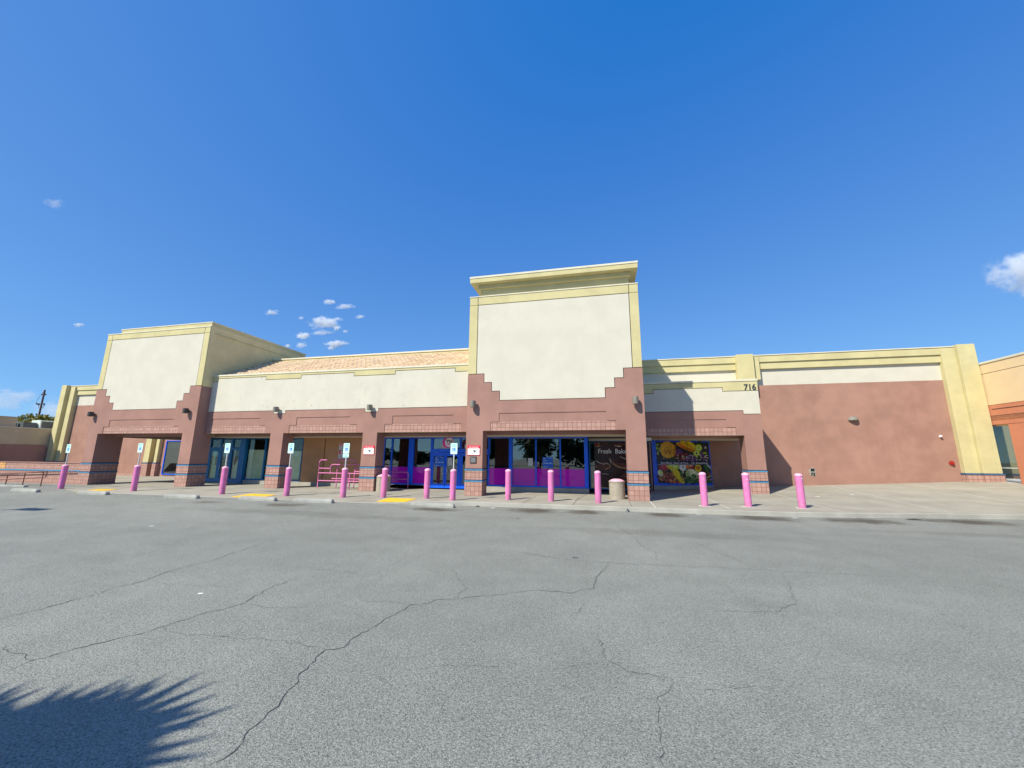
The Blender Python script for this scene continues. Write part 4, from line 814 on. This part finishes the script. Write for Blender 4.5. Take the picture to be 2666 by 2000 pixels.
b = MB(); b.tube([(-36.5, 14.9, .22), (-32.3, 14.9, .40), (-26.5, 14.9, .60)], .022, 'railbrown')
for x, z in ((-35, .28), (-33, .37), (-31, .445), (-29, .513), (-27, .583)): b.tube([(x, 14.9, z), (x, 15.0, z-.03)], .012, 'railbrown')
single(b, 'wall_handrail', (-30, 14.9, .4), 'brown sloping handrail fixed along the tiled ramp wall', 'handrail', smooth=True)
b = MB(); b.box(-33, -26.3, 13.05, 13.22, -.2, .02, 'stop'); single(b, 'ramp_kerb', (-29, 13.1, 0), 'pale concrete kerb edging the ramp below the brown handrail', 'kerb', bevel=.015)

# ------------------------------------------------------------------ bollards and parking signs
def make_bollard(loc, label):
    t = thing('bollard', loc, label, 'bollard', 'pink bollards along the sidewalk'); x, y, z = loc
    b = MB(); b.lathe([(.104, -.1), (.104, .985)], loc, 'pink', 32); b.build('post', t, smooth=True)
    b = MB(); b.lathe([(.108, .985), (.108, 1.015), (.10, 1.032), (.075, 1.052), (.04, 1.065), (.008, 1.07)], loc, 'pinkcap', 32); b.build('cap', t, smooth=True)
    return t
BP = [(-23.71, 12.96, 1), (-19.15, 12.78, 1), (-14.61, 12.80, 1), (-11.72, 12.92, 1), (-9.38, 13.06, 2), (-7.91, 13.37, 0), (-6.26, 13.53, 0), (-5.13, 13.22, 1), (-3.31, 13.97, 0), (-1.76, 13.94, 0), (-.15, 13.84, 0), (3.19, 13.97, 0), (4.52, 14.17, 0), (6.06, 14.24, 0)]
BL = ['pink bollard with a parking sign in front of the ramp wall', 'pink bollard with a parking sign standing before the open arch of the smaller tower', 'pink bollard with a parking sign before the teal papered storefront door', 'pink bollard with a parking sign beside the arcade pillar right of the papered windows', 'pink bollard carrying two stacked sign plates before the pink cart rails', 'bare pink bollard in front of the left stone litter bin', 'bare pink bollard at the right edge of the yellow pad nearest the entrance door', 'pink bollard with a parking sign before the blue entrance door', 'bare pink bollard before the first blue post of the tower windows', 'bare pink bollard before the blue poster in the tower window', 'bare pink bollard just left of the stone litter bin by the bakery poster', 'scratched pink bollard in front of the fruit poster', 'pink bollard with pale scratches before the right bay pillar', 'pink bollard with a small white sticker before the bare terracotta wall']
bo0 = None; rl = random.Random(8)
for (x, y, k_), lb in zip(BP, BL):
    loc = (x, y, z_walk(x, y))
    if bo0 is None: bo0 = make_bollard(loc, lb); o = bo0
    else: o = dup(bo0, loc, lb)
    if not k_ and x < 3: o.rotation_euler = (rl.uniform(-.014, .014), rl.uniform(-.016, .016), rl.uniform(0, 6))
    if x > 3:
        b = MB(); rr = random.Random(int(x*10)); b.prism([], 0, 0, 'score_light') if 0 else None
        b.extr([(x+.2*math.cos(2*math.pi*q/16)*rr.uniform(.85, 1.15), y+.17*math.sin(2*math.pi*q/16)*rr.uniform(.85, 1.1), loc[2]+.004) for q in range(16)], (0, 0, .004), 'score_light'); b.build('footing', o)
def curved(o, x, y, a0, a1, z0, z1, m_, nm):
    b = MB(); n = 6; r = .1062
    for q in range(n):
        p = [a0+(a1-a0)*q/n, a0+(a1-a0)*(q+1)/n]; b.poly([(x+r*math.cos(p[0]), y+r*math.sin(p[0]), z0), (x+r*math.cos(p[1]), y+r*math.sin(p[1]), z0), (x+r*math.cos(p[1]), y+r*math.sin(p[1]), z1), (x+r*math.cos(p[0]), y+r*math.sin(p[0]), z1)], m_)
    b.build(nm, o, smooth=True)
bos = [o for o in COL.objects if o.name.startswith('bollard')]
def by(i): return min(bos, key=lambda o: (Vector(o.location)/S-Vector((BP[i][0], BP[i][1], 0))).length)
curved(by(13), 6.06, 14.24, R(-78), R(-45), .90, .93, 'white', 'sticker'); curved(by(11), 3.19, 13.97, R(-100), R(-94), .80, .92, 'pinkcap', 'scratch'); curved(by(11), 3.19, 13.97, R(-84), R(-79), .80, .90, 'pinkcap', 'scratch'); curved(by(12), 4.52, 14.17, R(-105), R(-70), .84, .88, 'pinkcap', 'scratch')
def make_psign(loc, two, label):
    x, y, z = loc; t = thing('parking_sign', loc, label, 'parking sign', 'accessible parking signs')
    b = MB(); b.tube([(x, y, z), (x, y, z+.90)], .024, 'steel', 10); b.build('pole', t, smooth=True)
    def rrect(x0, x1, z0, z1, r, y0, y1, m_, mb):
        pts = []
        for cx, cz, a0 in ((x1-r, z1-r, 0), (x0+r, z1-r, 90), (x0+r, z0+r, 180), (x1-r, z0+r, 270)):
            for q in range(5): a = R(a0+22.5*q); pts.append((cx+r*math.cos(a), cz+r*math.sin(a)))
        mb.prism(pts, y0, y1, m_)
    b = MB(); zt = z+.92; yf = y-.034; rrect(x-.127, x+.127, zt-.385, zt, .025, yf, yf+.006, 'signcyan', b); po = b.build('plate', t)
    d = MB(); yy = yf-.002
    d.text('RESERVED', x, zt-.075, yy, .034, 'signgreen', align='CENTER', width=.19, bold=.012); d.text('PARKING', x, zt-.135, yy, .034, 'signgreen', align='CENTER', width=.15, bold=.012)
    rrect(x-.058, x+.058, zt-.285, zt-.17, .01, yy-.001, yy, 'signblue', d)
    yy -= .0025; cx, cz = x, zt-.225
    d.disc(cx-.012, cz+.042, .009, .009, yy, 'white', 10, .0005); d.prism([(cx-.018, cz+.03), (cx-.006, cz+.03), (cx-.002, cz-.004), (cx+.02, cz-.004), (cx+.032, cz-.038), (cx+.022, cz-.04), (cx+.012, cz-.013), (cx-.012, cz-.013)], yy, yy+.0005, 'white')
    ring = [(cx-.012+.03*math.cos(R(a)), cz-.018+.03*math.sin(R(a))) for a in range(110, 350, 24)]+[(cx-.012+.021*math.cos(R(a)), cz-.018+.021*math.sin(R(a))) for a in range(349, 109, -24)]; d.prism(ring, yy, yy+.0005, 'white')
    d.build('lettering', po)
    if two:
        b = MB(); z2 = zt-.40; rrect(x-.127, x+.127, z2-.13, z2, .025, yf, yf+.006, 'signcyan', b); p2 = b.build('lower_plate', t); d = MB(); d.text('VAN', x, z2-.055, yf-.002, .035, 'signgreen', align='CENTER', bold=.012); d.text('ACCESSIBLE', x, z2-.105, yf-.002, .028, 'signgreen', align='CENTER', width=.2, bold=.012); d.build('lettering', p2)
    return t
SL = {0: 'accessible parking sign on the bollard in front of the ramp wall', 1: 'accessible parking sign on the bollard before the arch of the smaller tower', 2: 'accessible parking sign on the bollard before the papered teal door', 3: 'accessible parking sign on the bollard beside the arcade pillar', 4: 'accessible parking sign with a second small plate below, before the cart rails', 7: 'accessible parking sign on the bollard before the blue entrance door'}
ps0 = None
for i, lb in SL.items():
    x, y, _ = BP[i]; loc = (x, y, z_walk(x, y)+1.055)
    if i == 4: make_psign(loc, True, lb)
    elif ps0 is None: ps0 = make_psign(loc, False, lb)
    else: dup(ps0, loc, lb)

# ------------------------------------------------------------------ wheel stops, tactile pads
def make_stop(loc, label):
    x, y, z = loc; t = MB(); n = 7; i0 = 0
    prof = [(-.085, 0), (-.085, .07), (-.055, .145), (.055, .145), (.085, .07), (.085, 0)]
    L = .76; secs = [(-L, .55), (-L+.03, .85), (-L+.1, 1), (-.25, 1), (.25, 1), (L-.1, 1), (L-.03, .85), (L, .55)]
    k = t.mid('stop'); rr = random.Random(2)
    for (u, h) in secs:
        for (a, b_) in prof: t.v.append((x+u, y+a*(1 if h > .8 else .9)+rr.uniform(-.003, .003), z+b_*h+rr.uniform(-.002, .002)-.01))
    m_ = len(prof)
    for j in range(len(secs)-1):
        for q in range(m_-1): t.f.append([j*m_+q, j*m_+q+1, (j+1)*m_+q+1, (j+1)*m_+q]); t.mi.append(k)
    t.f.append(list(range(m_))); t.mi.append(k); t.f.append([(len(secs)-1)*m_+q for q in range(m_)][::-1]); t.mi.append(k)
    return single(t, 'wheel_stop', loc, label, 'wheel stop', 'concrete wheel stops', bevel=.01)
WS = [(-23.1, 11.55, 'concrete wheel stop at the left end of the row, below the ramp handrail'), (-19.4, 11.6, 'concrete wheel stop in front of the yellow pad by the smaller tower'), (-14.95, 11.55, 'concrete wheel stop before the sign at the papered teal door'), (-11.75, 11.68, 'concrete wheel stop before the middle yellow pad'), (-9.55, 11.75, 'concrete wheel stop before the pink cart rails'), (-5.45, 12.28, 'stained concrete wheel stop by the kerb next to the yellow pad at the entrance')]
w0 = None
for x, y, lb in WS:
    loc = (x, y, z_lot(x, y))
    if w0 is None: w0 = make_stop(loc, lb)
    else: dup(w0, loc, lb)
def pad(x0, x1, y0, y1, label):
    b = MB(); n = 8
    zf = lambda x, y: z_walk(x, y)+.006
    for i in range(n):
        a, c = x0+(x1-x0)*i/n, x0+(x1-x0)*(i+1)/n
        for j in range(6):
            e, f_ = y0+(y1-y0)*j/6, y0+(y1-y0)*(j+1)/6; b.poly([(a, e, zf(a, e)), (c, e, zf(c, e)), (c, f_, zf(c, f_)), (a, f_, zf(a, f_))], 'yellowpad')
            for du in (.25, .75):
                for dv in (.25, .75):
                    px, py = a+(c-a)*du, e+(f_-e)*dv; b.lathe([(.016, 0), (.010, .006)], (px, py, zf(px, py)), 'yellowpad', 6)
    single(b, 'tactile_pad', ((x0+x1)/2, (y0+y1)/2, 0), label, 'tactile paving', 'yellow tactile pads')
pad(-21.5, -20.4, 12.22, 13.05, 'yellow tactile pad at the kerb in front of the smaller tower'); pad(-13.55, -12.3, 12.22, 13.1, 'yellow tactile pad at the kerb before the papered windows'); pad(-7.6, -6.5, 12.38, 13.25, 'bright yellow tactile pad at the kerb nearest the entrance door')

# ------------------------------------------------------------------ litter bins
def bin_(loc, r, h, label):
    t = thing('litter_bin', loc, label, 'litter bin', 'round stone litter bins')
    b = MB(); b.lathe([(r, 0), (r, h-.05), (r+.012, h-.045), (r+.012, h), (r-.05, h)], loc, 'aggregate', 40); b.build('drum', t, smooth=True)
    b = MB(); b.lathe([(r-.02, h), (r-.05, h+.035), (r*.45, h+.075), (r*.2, h+.08)], loc, 'pinkcap', 36); b.build('lid', t, smooth=True); return t
bin_((-9.33, 15.72, 0), .30, .64, 'round stone litter bin behind a pink bollard by the arcade pillar'); bin_((.535, 15.45, 0), .285, .65, 'round stone litter bin with a pink lid below the bakery poster')

# ------------------------------------------------------------------ pink rails
def bend(pts, r=.1, n=5):
    out = [Vector(pts[0])]
    for a, b, c in zip(pts, pts[1:], pts[2:]):
        a, b, c = Vector(a), Vector(b), Vector(c); p = b+(a-b).normalized()*r; q = b+(c-b).normalized()*r
        for i in range(n+1): t = i/n; out.append((1-t)**2*p+2*t*(1-t)*b+t*t*q)
    out.append(Vector(pts[-1])); return out
def rail(name, loc, label, bars, posts, grp):
    t = thing(name, loc, label, 'rail', grp)
    for p in bars: b = MB(); b.tube(bend(p, .13) if len(p) > 2 else p, .024, 'rail_pink', 10); b.build('bar', t, smooth=True)
    for p in posts: b = MB(); b.tube(p, .026, 'rail_pink', 10); b.build('post', t, smooth=True)
y = 15.95
rail('cart_rail', (-12, y, 0), 'pink tubular cart rail with a raised corner, front of the two in the arcade bay', [[(-12.84, y, 0), (-12.84, y, 1.30), (-12.45, y, 1.30)], [(-12.84, y, .92), (-12.23, y, .92)], [(-12.22, y, .71), (-12.22, y, 1.10), (-11.74, y, 1.10)], [(-12.84, y, .71), (-10.42, y, .71)], [(-12.84, y, .365), (-10.42, y, .365)]], [[(-11.19, y, 0), (-11.19, y, .71)]], 'pink cart rails')
y = 16.85
rail('cart_rail', (-12, y, 0), 'pink tubular cart rail standing against the shaded wall behind the front rail', [[(-12.8, y, 1.29), (-11.57, y, 1.29), (-11.57, y, .76)], [(-12.45, y, 1.09), (-10.5, y, 1.09)], [(-11.57, y, .76), (-10.5, y, .76)], [(-12.8, y, .41), (-10.5, y, .41)]], [[(-12.53, y, 0), (-12.53, y, 1.29)], [(-11.57, y, 0), (-11.57, y, .76)], [(-11.57, y, .9), (-10.5, y, .9)]], 'pink cart rails')
y = 16.9
rail('guard_rail', (-9.4, y, 0), 'low pink guard rail in front of the purple window film by the entrance', [[(-10.1, y, .77), (-8.78, y, .77), (-8.78, y, 0)], [(-10.1, y, .45), (-8.78, y, .45)]], [[(-10.05, y, 0), (-10.05, y, .77)]], 'pink guard rails')
# ------------------------------------------------------------------ bits on the ground
def litter(loc, sx, sy, m_, label, cat='litter', h=.004):
    b = MB(); rr = random.Random(int(loc[0]*77)); x, y, z = loc
    pts = [(x+sx*math.cos(2*math.pi*q/9)*rr.uniform(.6, 1.1), y+sy*math.sin(2*math.pi*q/9)*rr.uniform(.6, 1.1), z+rr.uniform(0, h)) for q in range(9)]
    top = (x+rr.uniform(-.2, .2)*sx, y, z+h*2.2)
    for q in range(9): b.poly([pts[q], pts[(q+1) % 9], top], m_)
    single(b, 'litter', loc, label, cat, recalc=False)
litter((-4.05, 12.72, -.13), .10, .05, 'ink', 'dark scrap of debris in the gutter right of the stained wheel stop', h=.025); litter((.73, 12.85, -.13), .06, .04, 'ink', 'small black lump in the gutter below the main tower pillar', h=.05)
litter((8.45, 13.45, -.13), .22, .09, 'lampdark', 'dark rag in the gutter before the bare terracotta wall', h=.02); litter((-3.5, 12.62, -.13), .12, .05, 'white', 'white scrap of paper in the gutter before the tower windows')
litter((2.75, 12.9, -.13), .09, .04, 'paper', 'white scrap of paper in the gutter before the fruit poster'); litter((5.3, 12.95, -.13), .10, .04, 'paper', 'white scrap of paper in the gutter near the last bollard')
litter((-10.2, 7.3, -.13), .07, .05, 'paper', 'flat white scrap lying on the asphalt out in the parking lot'); litter((-4.72, 4.05, -.13), .035, .03, 'white', 'tiny white scrap on the asphalt beside the long crack')
litter((8.05, 17.6, z_walk(8.05, 17.6)), .13, .06, 'white', 'white scrap on the raised sidewalk left of the last bollard'); litter((9.5, 18.2, z_walk(9.5, 18.2)), .1, .06, 'white', 'white scrap on the sidewalk beside the last bollard')

# ------------------------------------------------------------------ trees, palm, poles
def leaves(mb, c, rad, n, m_, size, rr, clumps=14):
    cl = []
    for i in range(clumps):
        v = Vector((rr.gauss(0, 1), rr.gauss(0, 1), rr.gauss(0, .8))).normalized()*rr.uniform(.35, .9)
        cl.append((Vector((c[0]+v.x*rad[0], c[1]+v.y*rad[1], c[2]+v.z*rad[2])), rr.uniform(.28, .5)))
    for i in range(n):
        q, k_ = rr.choice(cl); v = Vector((rr.gauss(0, 1), rr.gauss(0, 1), rr.gauss(0, 1))).normalized()*rr.random()**.4*k_
        p = q+Vector((v.x*rad[0], v.y*rad[1], v.z*rad[2])); s = size*rr.uniform(.5, 1.3)
        a = Vector((rr.gauss(0, 1), rr.gauss(0, 1), rr.gauss(0, .6))).normalized(); b = a.cross(Vector((rr.gauss(0, 1), rr.gauss(0, 1), rr.gauss(0, 1)))).normalized()
        mb.poly([p-a*s, p+b*s*.45, p+a*s, p-b*s*.45], m_)
def tree(loc, h, rad, label, leaf, n, size, seed, group, tr=.16):
    rr = random.Random(seed); t = thing('tree', loc, label, 'tree', group); x, y, z = loc
    b = MB(); b.tube([(x, y, z-.2), (x+rr.uniform(-.1, .1), y, z+h*.3), (x+rr.uniform(-.25, .25), y, z+h*.62)], tr, 'bark', 9, r2=tr*.5)
    for i in range(6):
        a = rr.uniform(0, 6.28); b.tube([(x, y, z+h*rr.uniform(.3, .5)), (x+math.cos(a)*rad[0]*.35, y+math.sin(a)*rad[1]*.35, z+h*.62), (x+math.cos(a)*rad[0]*.7, y+math.sin(a)*rad[1]*.7, z+h*.75)], tr*.45, 'bark', 6, r2=tr*.12)
    b.build('trunk', t, smooth=True)
    b = MB(); leaves(b, (x, y, z+h-rad[2]*.95), rad, n, leaf, size, rr, 20); b.build('crown', t, recalc=False)
tree((-99, 50.5, -.2), 8.9, (4.8, 4, 2.2), 'yellow-green leafy tree behind the rooftop air conditioners', 'leafyel', 5200, .30, 21, 'trees', .2)
for i, (x, y, h, r, lb) in enumerate([(-60, -42, 3.3, 4.5, 'low wide bushy tree, farthest left of the row across the street'), (-50, -46, 3.1, 5, 'very low spreading tree second in the row across the street'), (-40, -44, 3.0, 4.6, 'low bushy tree third in the row across the street'), (-31, -50, 3.9, 4, 'middling bushy tree before the tall ones across the street'), (-22, -46, 8, 4.5, 'tall dark tree first of the tall ones across the street'), (-14, -48, 9.5, 5, 'tallest dark tree in the row across the street'), (-5, -45, 7.6, 4.2, 'tall dark tree straight behind the viewer across the street'), (4, -50, 9, 5, 'tall wide tree right of centre across the street'), (15, -46, 8, 4.6, 'tall bushy tree farthest right across the street')]):
    tree((x, y, -.2), h, (r, r, h*.5), lb, 'leafdark', 1500, .62, 50+i, 'trees across the street', .2)
# fan palm whose shadow falls on the asphalt
PX, PY, PZ = (-5.68, -2.34, 3.5)
t = thing('fan_palm', (PX, PY, -.13), 'shaggy fan palm left of the viewer, casting the spiky shadow on the asphalt', 'palm tree'); rr = random.Random(9)
b = MB(); b.tube([(PX, PY, -.3), (PX+.03, PY, 1.2), (PX-.03, PY, 2.3), (PX, PY, PZ-.2)], .24, 'bark', 14, r2=.16); b.build('trunk', t, smooth=True)
b = MB()
for i in range(240):
    az = rr.uniform(0, 2*math.pi); el = R(rr.uniform(-85, 75)); L = rr.uniform(.25, 1.0)
    d0 = Vector((math.cos(az)*math.cos(el), math.sin(az)*math.cos(el), math.sin(el))); o0 = Vector((PX, PY, PZ)); hub = o0+d0*L
    b.tube([o0, hub], .018, 'palmleaf', 4, caps=False)
    sd_ = d0.cross(Vector((0, 0, 1))).normalized(); up = sd_.cross(d0); nseg = 13; fl = rr.uniform(.65, .95)
    for q in range(nseg):
        a = R(-80+160*q/(nseg-1)+rr.uniform(-3, 3)); dr = d0*math.cos(a)+sd_*math.sin(a); l_ = fl*(.70+.30*math.cos(a))*rr.uniform(.9, 1.1)
        wv = (-d0*math.sin(a)+sd_*math.cos(a))*.058; m1 = hub+dr*l_*.5+up*.03; tip = hub+dr*l_+Vector((0, 0, -.22*l_))+up*rr.uniform(-.03, .03)
        b.poly([hub, m1+wv, tip, m1-wv], 'palmleaf')
b.build('crown', t, recalc=False)
# utility pole
ux, uy = (-192.06, 95)
t = thing('utility_pole', (ux, uy, 0), 'dark wooden utility pole with crossarms and wires behind the low roof', 'utility pole')
b = MB(); b.tube([(ux, uy, -.3), (ux, uy, 23.67)], .30, 'wood', 12, r2=.24); b.build('pole', t, smooth=True)
H_ = 23.67
b = MB(); b.box(ux-1.4, ux+1.2, uy-.1, uy+.1, H_-1.9, H_-1.76, 'wood'); b.tube([(ux, uy, H_-.7), (ux-.9, uy, H_-1.1)], .09, 'wood', 6); b.build('crossarm', t)
b = MB()
for x in (-1.25, -.75, .7, 1.05): b.tube([(ux+x, uy, H_-1.75), (ux+x, uy, H_-1.4)], .09, 'lampdark', 6)
b.build('insulator', t)
b = MB()
for sx in (-1, 1):
    b.tube([(ux, uy, H_-6.6), (ux+sx*.9, uy, H_-6.4), (ux+sx*1.5, uy, H_-5.6), (ux+sx*1.4, uy, H_-4.9)], .07, 'lampdark', 6); b.lathe([(.22, 0), (.22, .6), (.1, .7)], (ux+sx*1.3, uy, H_-5.5), 'lampdark', 10)
b.tube([(ux-1.9, uy, H_-2.2), (ux-2.6, uy, H_-3.5), (ux-2.9, uy, H_-5.0)], .05, 'lampdark', 5); b.lathe([(.25, 0), (.25, .5)], (ux-2.3, uy, H_-5.2), 'lampdark', 8); b.tube([(ux-2.3, uy, H_-4.9), (ux, uy, H_-4.7)], .05, 'lampdark', 5)
b.build('transformer', t)
# lamp post out of frame left: its thin shadow reaches the left edge of the view
lx, ly, lh = -21.75, 1.5, 8.4
t = thing('lamp_post', (lx, ly, -.13), 'tall steel parking lot lamp post standing left of the view', 'lamp post')
b = MB(); b.tube([(lx, ly, -.2), (lx, ly, lh)], .09, 'lampgrey', 12, r2=.06); b.build('pole', t, smooth=True); b = MB(); b.box(lx-.1, lx+.9, ly-.18, ly+.18, lh, lh+.14, 'lampgrey'); b.build('lamp_head', t, bevel=.03)
b = MB(); b.lathe([(.28, -.2), (.28, .55), (.2, .6)], (lx, ly, -.13), 'concrete', 18); b.build('footing', t)
# ------------------------------------------------------------------ clouds: soft-edged bodies of real vapour far behind the store
def cloudmat():
    m_ = bpy.data.materials.new('cloud_vapour'); m_.use_nodes = True; g = NG.__new__(NG); g.m = m_; g.nt = m_.node_tree; g.n = g.nt.nodes; g.n.remove(g.n['Principled BSDF'])
    g.tc = g.n.new('ShaderNodeTexCoord'); g.oc = g.tc.outputs['Object']; oi = g.node('ShaderNodeObjectInfo')
    ad = g.node('ShaderNodeVectorMath', operation='ADD'); cb = g.node('ShaderNodeCombineXYZ'); sc_ = g.math('MULTIPLY', oi.outputs['Random'], 60); g.link(sc_, cb.inputs[0]); g.link(sc_, cb.inputs[2]); g.link(g.oc, ad.inputs[0]); g.link(cb.outputs[0], ad.inputs[1])
    n = g.noise(1.9, 5, .62, vec=ad.outputs[0], stretch=(1.5, 1, .9)); ln = g.node('ShaderNodeVectorMath', operation='LENGTH'); g.link(g.oc, ln.inputs[0])
    f = g.math('ADD', g.math('SUBTRACT', 1.0, ln.outputs['Value']), g.math('MULTIPLY', g.math('SUBTRACT', n, .5), 2.6))
    dn_ = g.ramp(g.math('SUBTRACT', f, .30), 0, .42)
    edge = g.ramp(ln.outputs['Value'], .7, 1.0, 1, 0)
    at = g.node('ShaderNodeAttribute', attribute_type='OBJECT', attribute_name='thickness')
    pv = g.node('ShaderNodeVolumePrincipled'); pv.inputs['Color'].default_value = (.98, .98, 1, 1); pv.inputs['Anisotropy'].default_value = -.1
    g.link(g.math('MULTIPLY', g.math('MULTIPLY', dn_, edge), at.outputs['Fac']), pv.inputs['Density']); g.link(pv.outputs[0], g.n['Material Output'].inputs['Volume']); return m_
M['vapour'] = cloudmat()
CLOUDS = [(-1090, 537, 91.6, 25.0, 'largest white puffy cloud above the arcade roof', 1.0), (-1028, 510, 20.0, 11.8, 'small puff tucked under the right end of the largest cloud', 0.8), (-1183, 487, 41.5, 16.2, 'rounded white cloud just below left of the largest cloud', 0.9), (-1095, 494, 62.0, 10.4, 'thin wispy streak of cloud under the largest cloud', 0.5), (-1021, 444, 62.9, 14.0, 'broad white cloud lowest right of the cluster over the arcade roof', 1.0), (-1043, 427, 25.2, 8.7, 'small puff below the broad lowest cloud', 0.7), (-1189, 448, 31.8, 14.8, 'faint ragged cloud low over the arcade roof', 0.4), (-1254, 448, 14.7, 8.5, 'tiny puff of cloud touching the smaller tower roofline', 0.6), (-1355, 602, 44.1, 11.0, 'small arched cloud standing alone left of the cluster', 0.6), (-1076, 626, 35.5, 11.4, 'small slanting cloud at the top of the cluster', 0.7), (-999, 600, 53.2, 10.5, 'long thin cloud near the top right of the cluster', 0.6), (-926, 550, 23.9, 7.8, 'small thin cloud at the far right of the cluster', 0.5), (-1204, 566, 14.7, 7.1, 'tiny faint puff left above the largest cloud', 0.4), (-988, 493, 13.7, 6.6, 'tiny puff right of the largest cloud', 0.5), (1203, 517, 120.5, 66.2, 'large grey-white cloud cut by the right edge of the sky', 1.0), (-2496, 627, 37.1, 10.2, 'tiny cloud fleck left above the smaller tower', 0.5), (-2906, 1360, 80.5, 30.0, 'very faint wisp of cloud high in the left sky', 0.12), (-2863, 265, 204.9, 51.0, 'soft pale cloud bank low over the building at the far left', 0.22), (-2470, 196, 233.7, 66.6, 'pale cloud low behind the utility pole', 0.22)]
bmc = bmesh.new(); bmesh.ops.create_icosphere(bmc, subdivisions=3, radius=1); cme = bpy.data.meshes.new('cloud'); bmc.to_mesh(cme); bmc.free(); cme.materials.append(M['vapour'])
for (x, z, a, h, lb, d) in CLOUDS:
    o = bpy.data.objects.new('cloud', cme); COL.objects.link(o); o.location = (x*S, 1300*S, z*S); th = max(12, (a+h)*.35); o.scale = (a*1.15*S, th*S, h*1.35*S); o['thickness'] = d*2.2/(th*S); tag(o, lb, 'cloud', 'clouds')
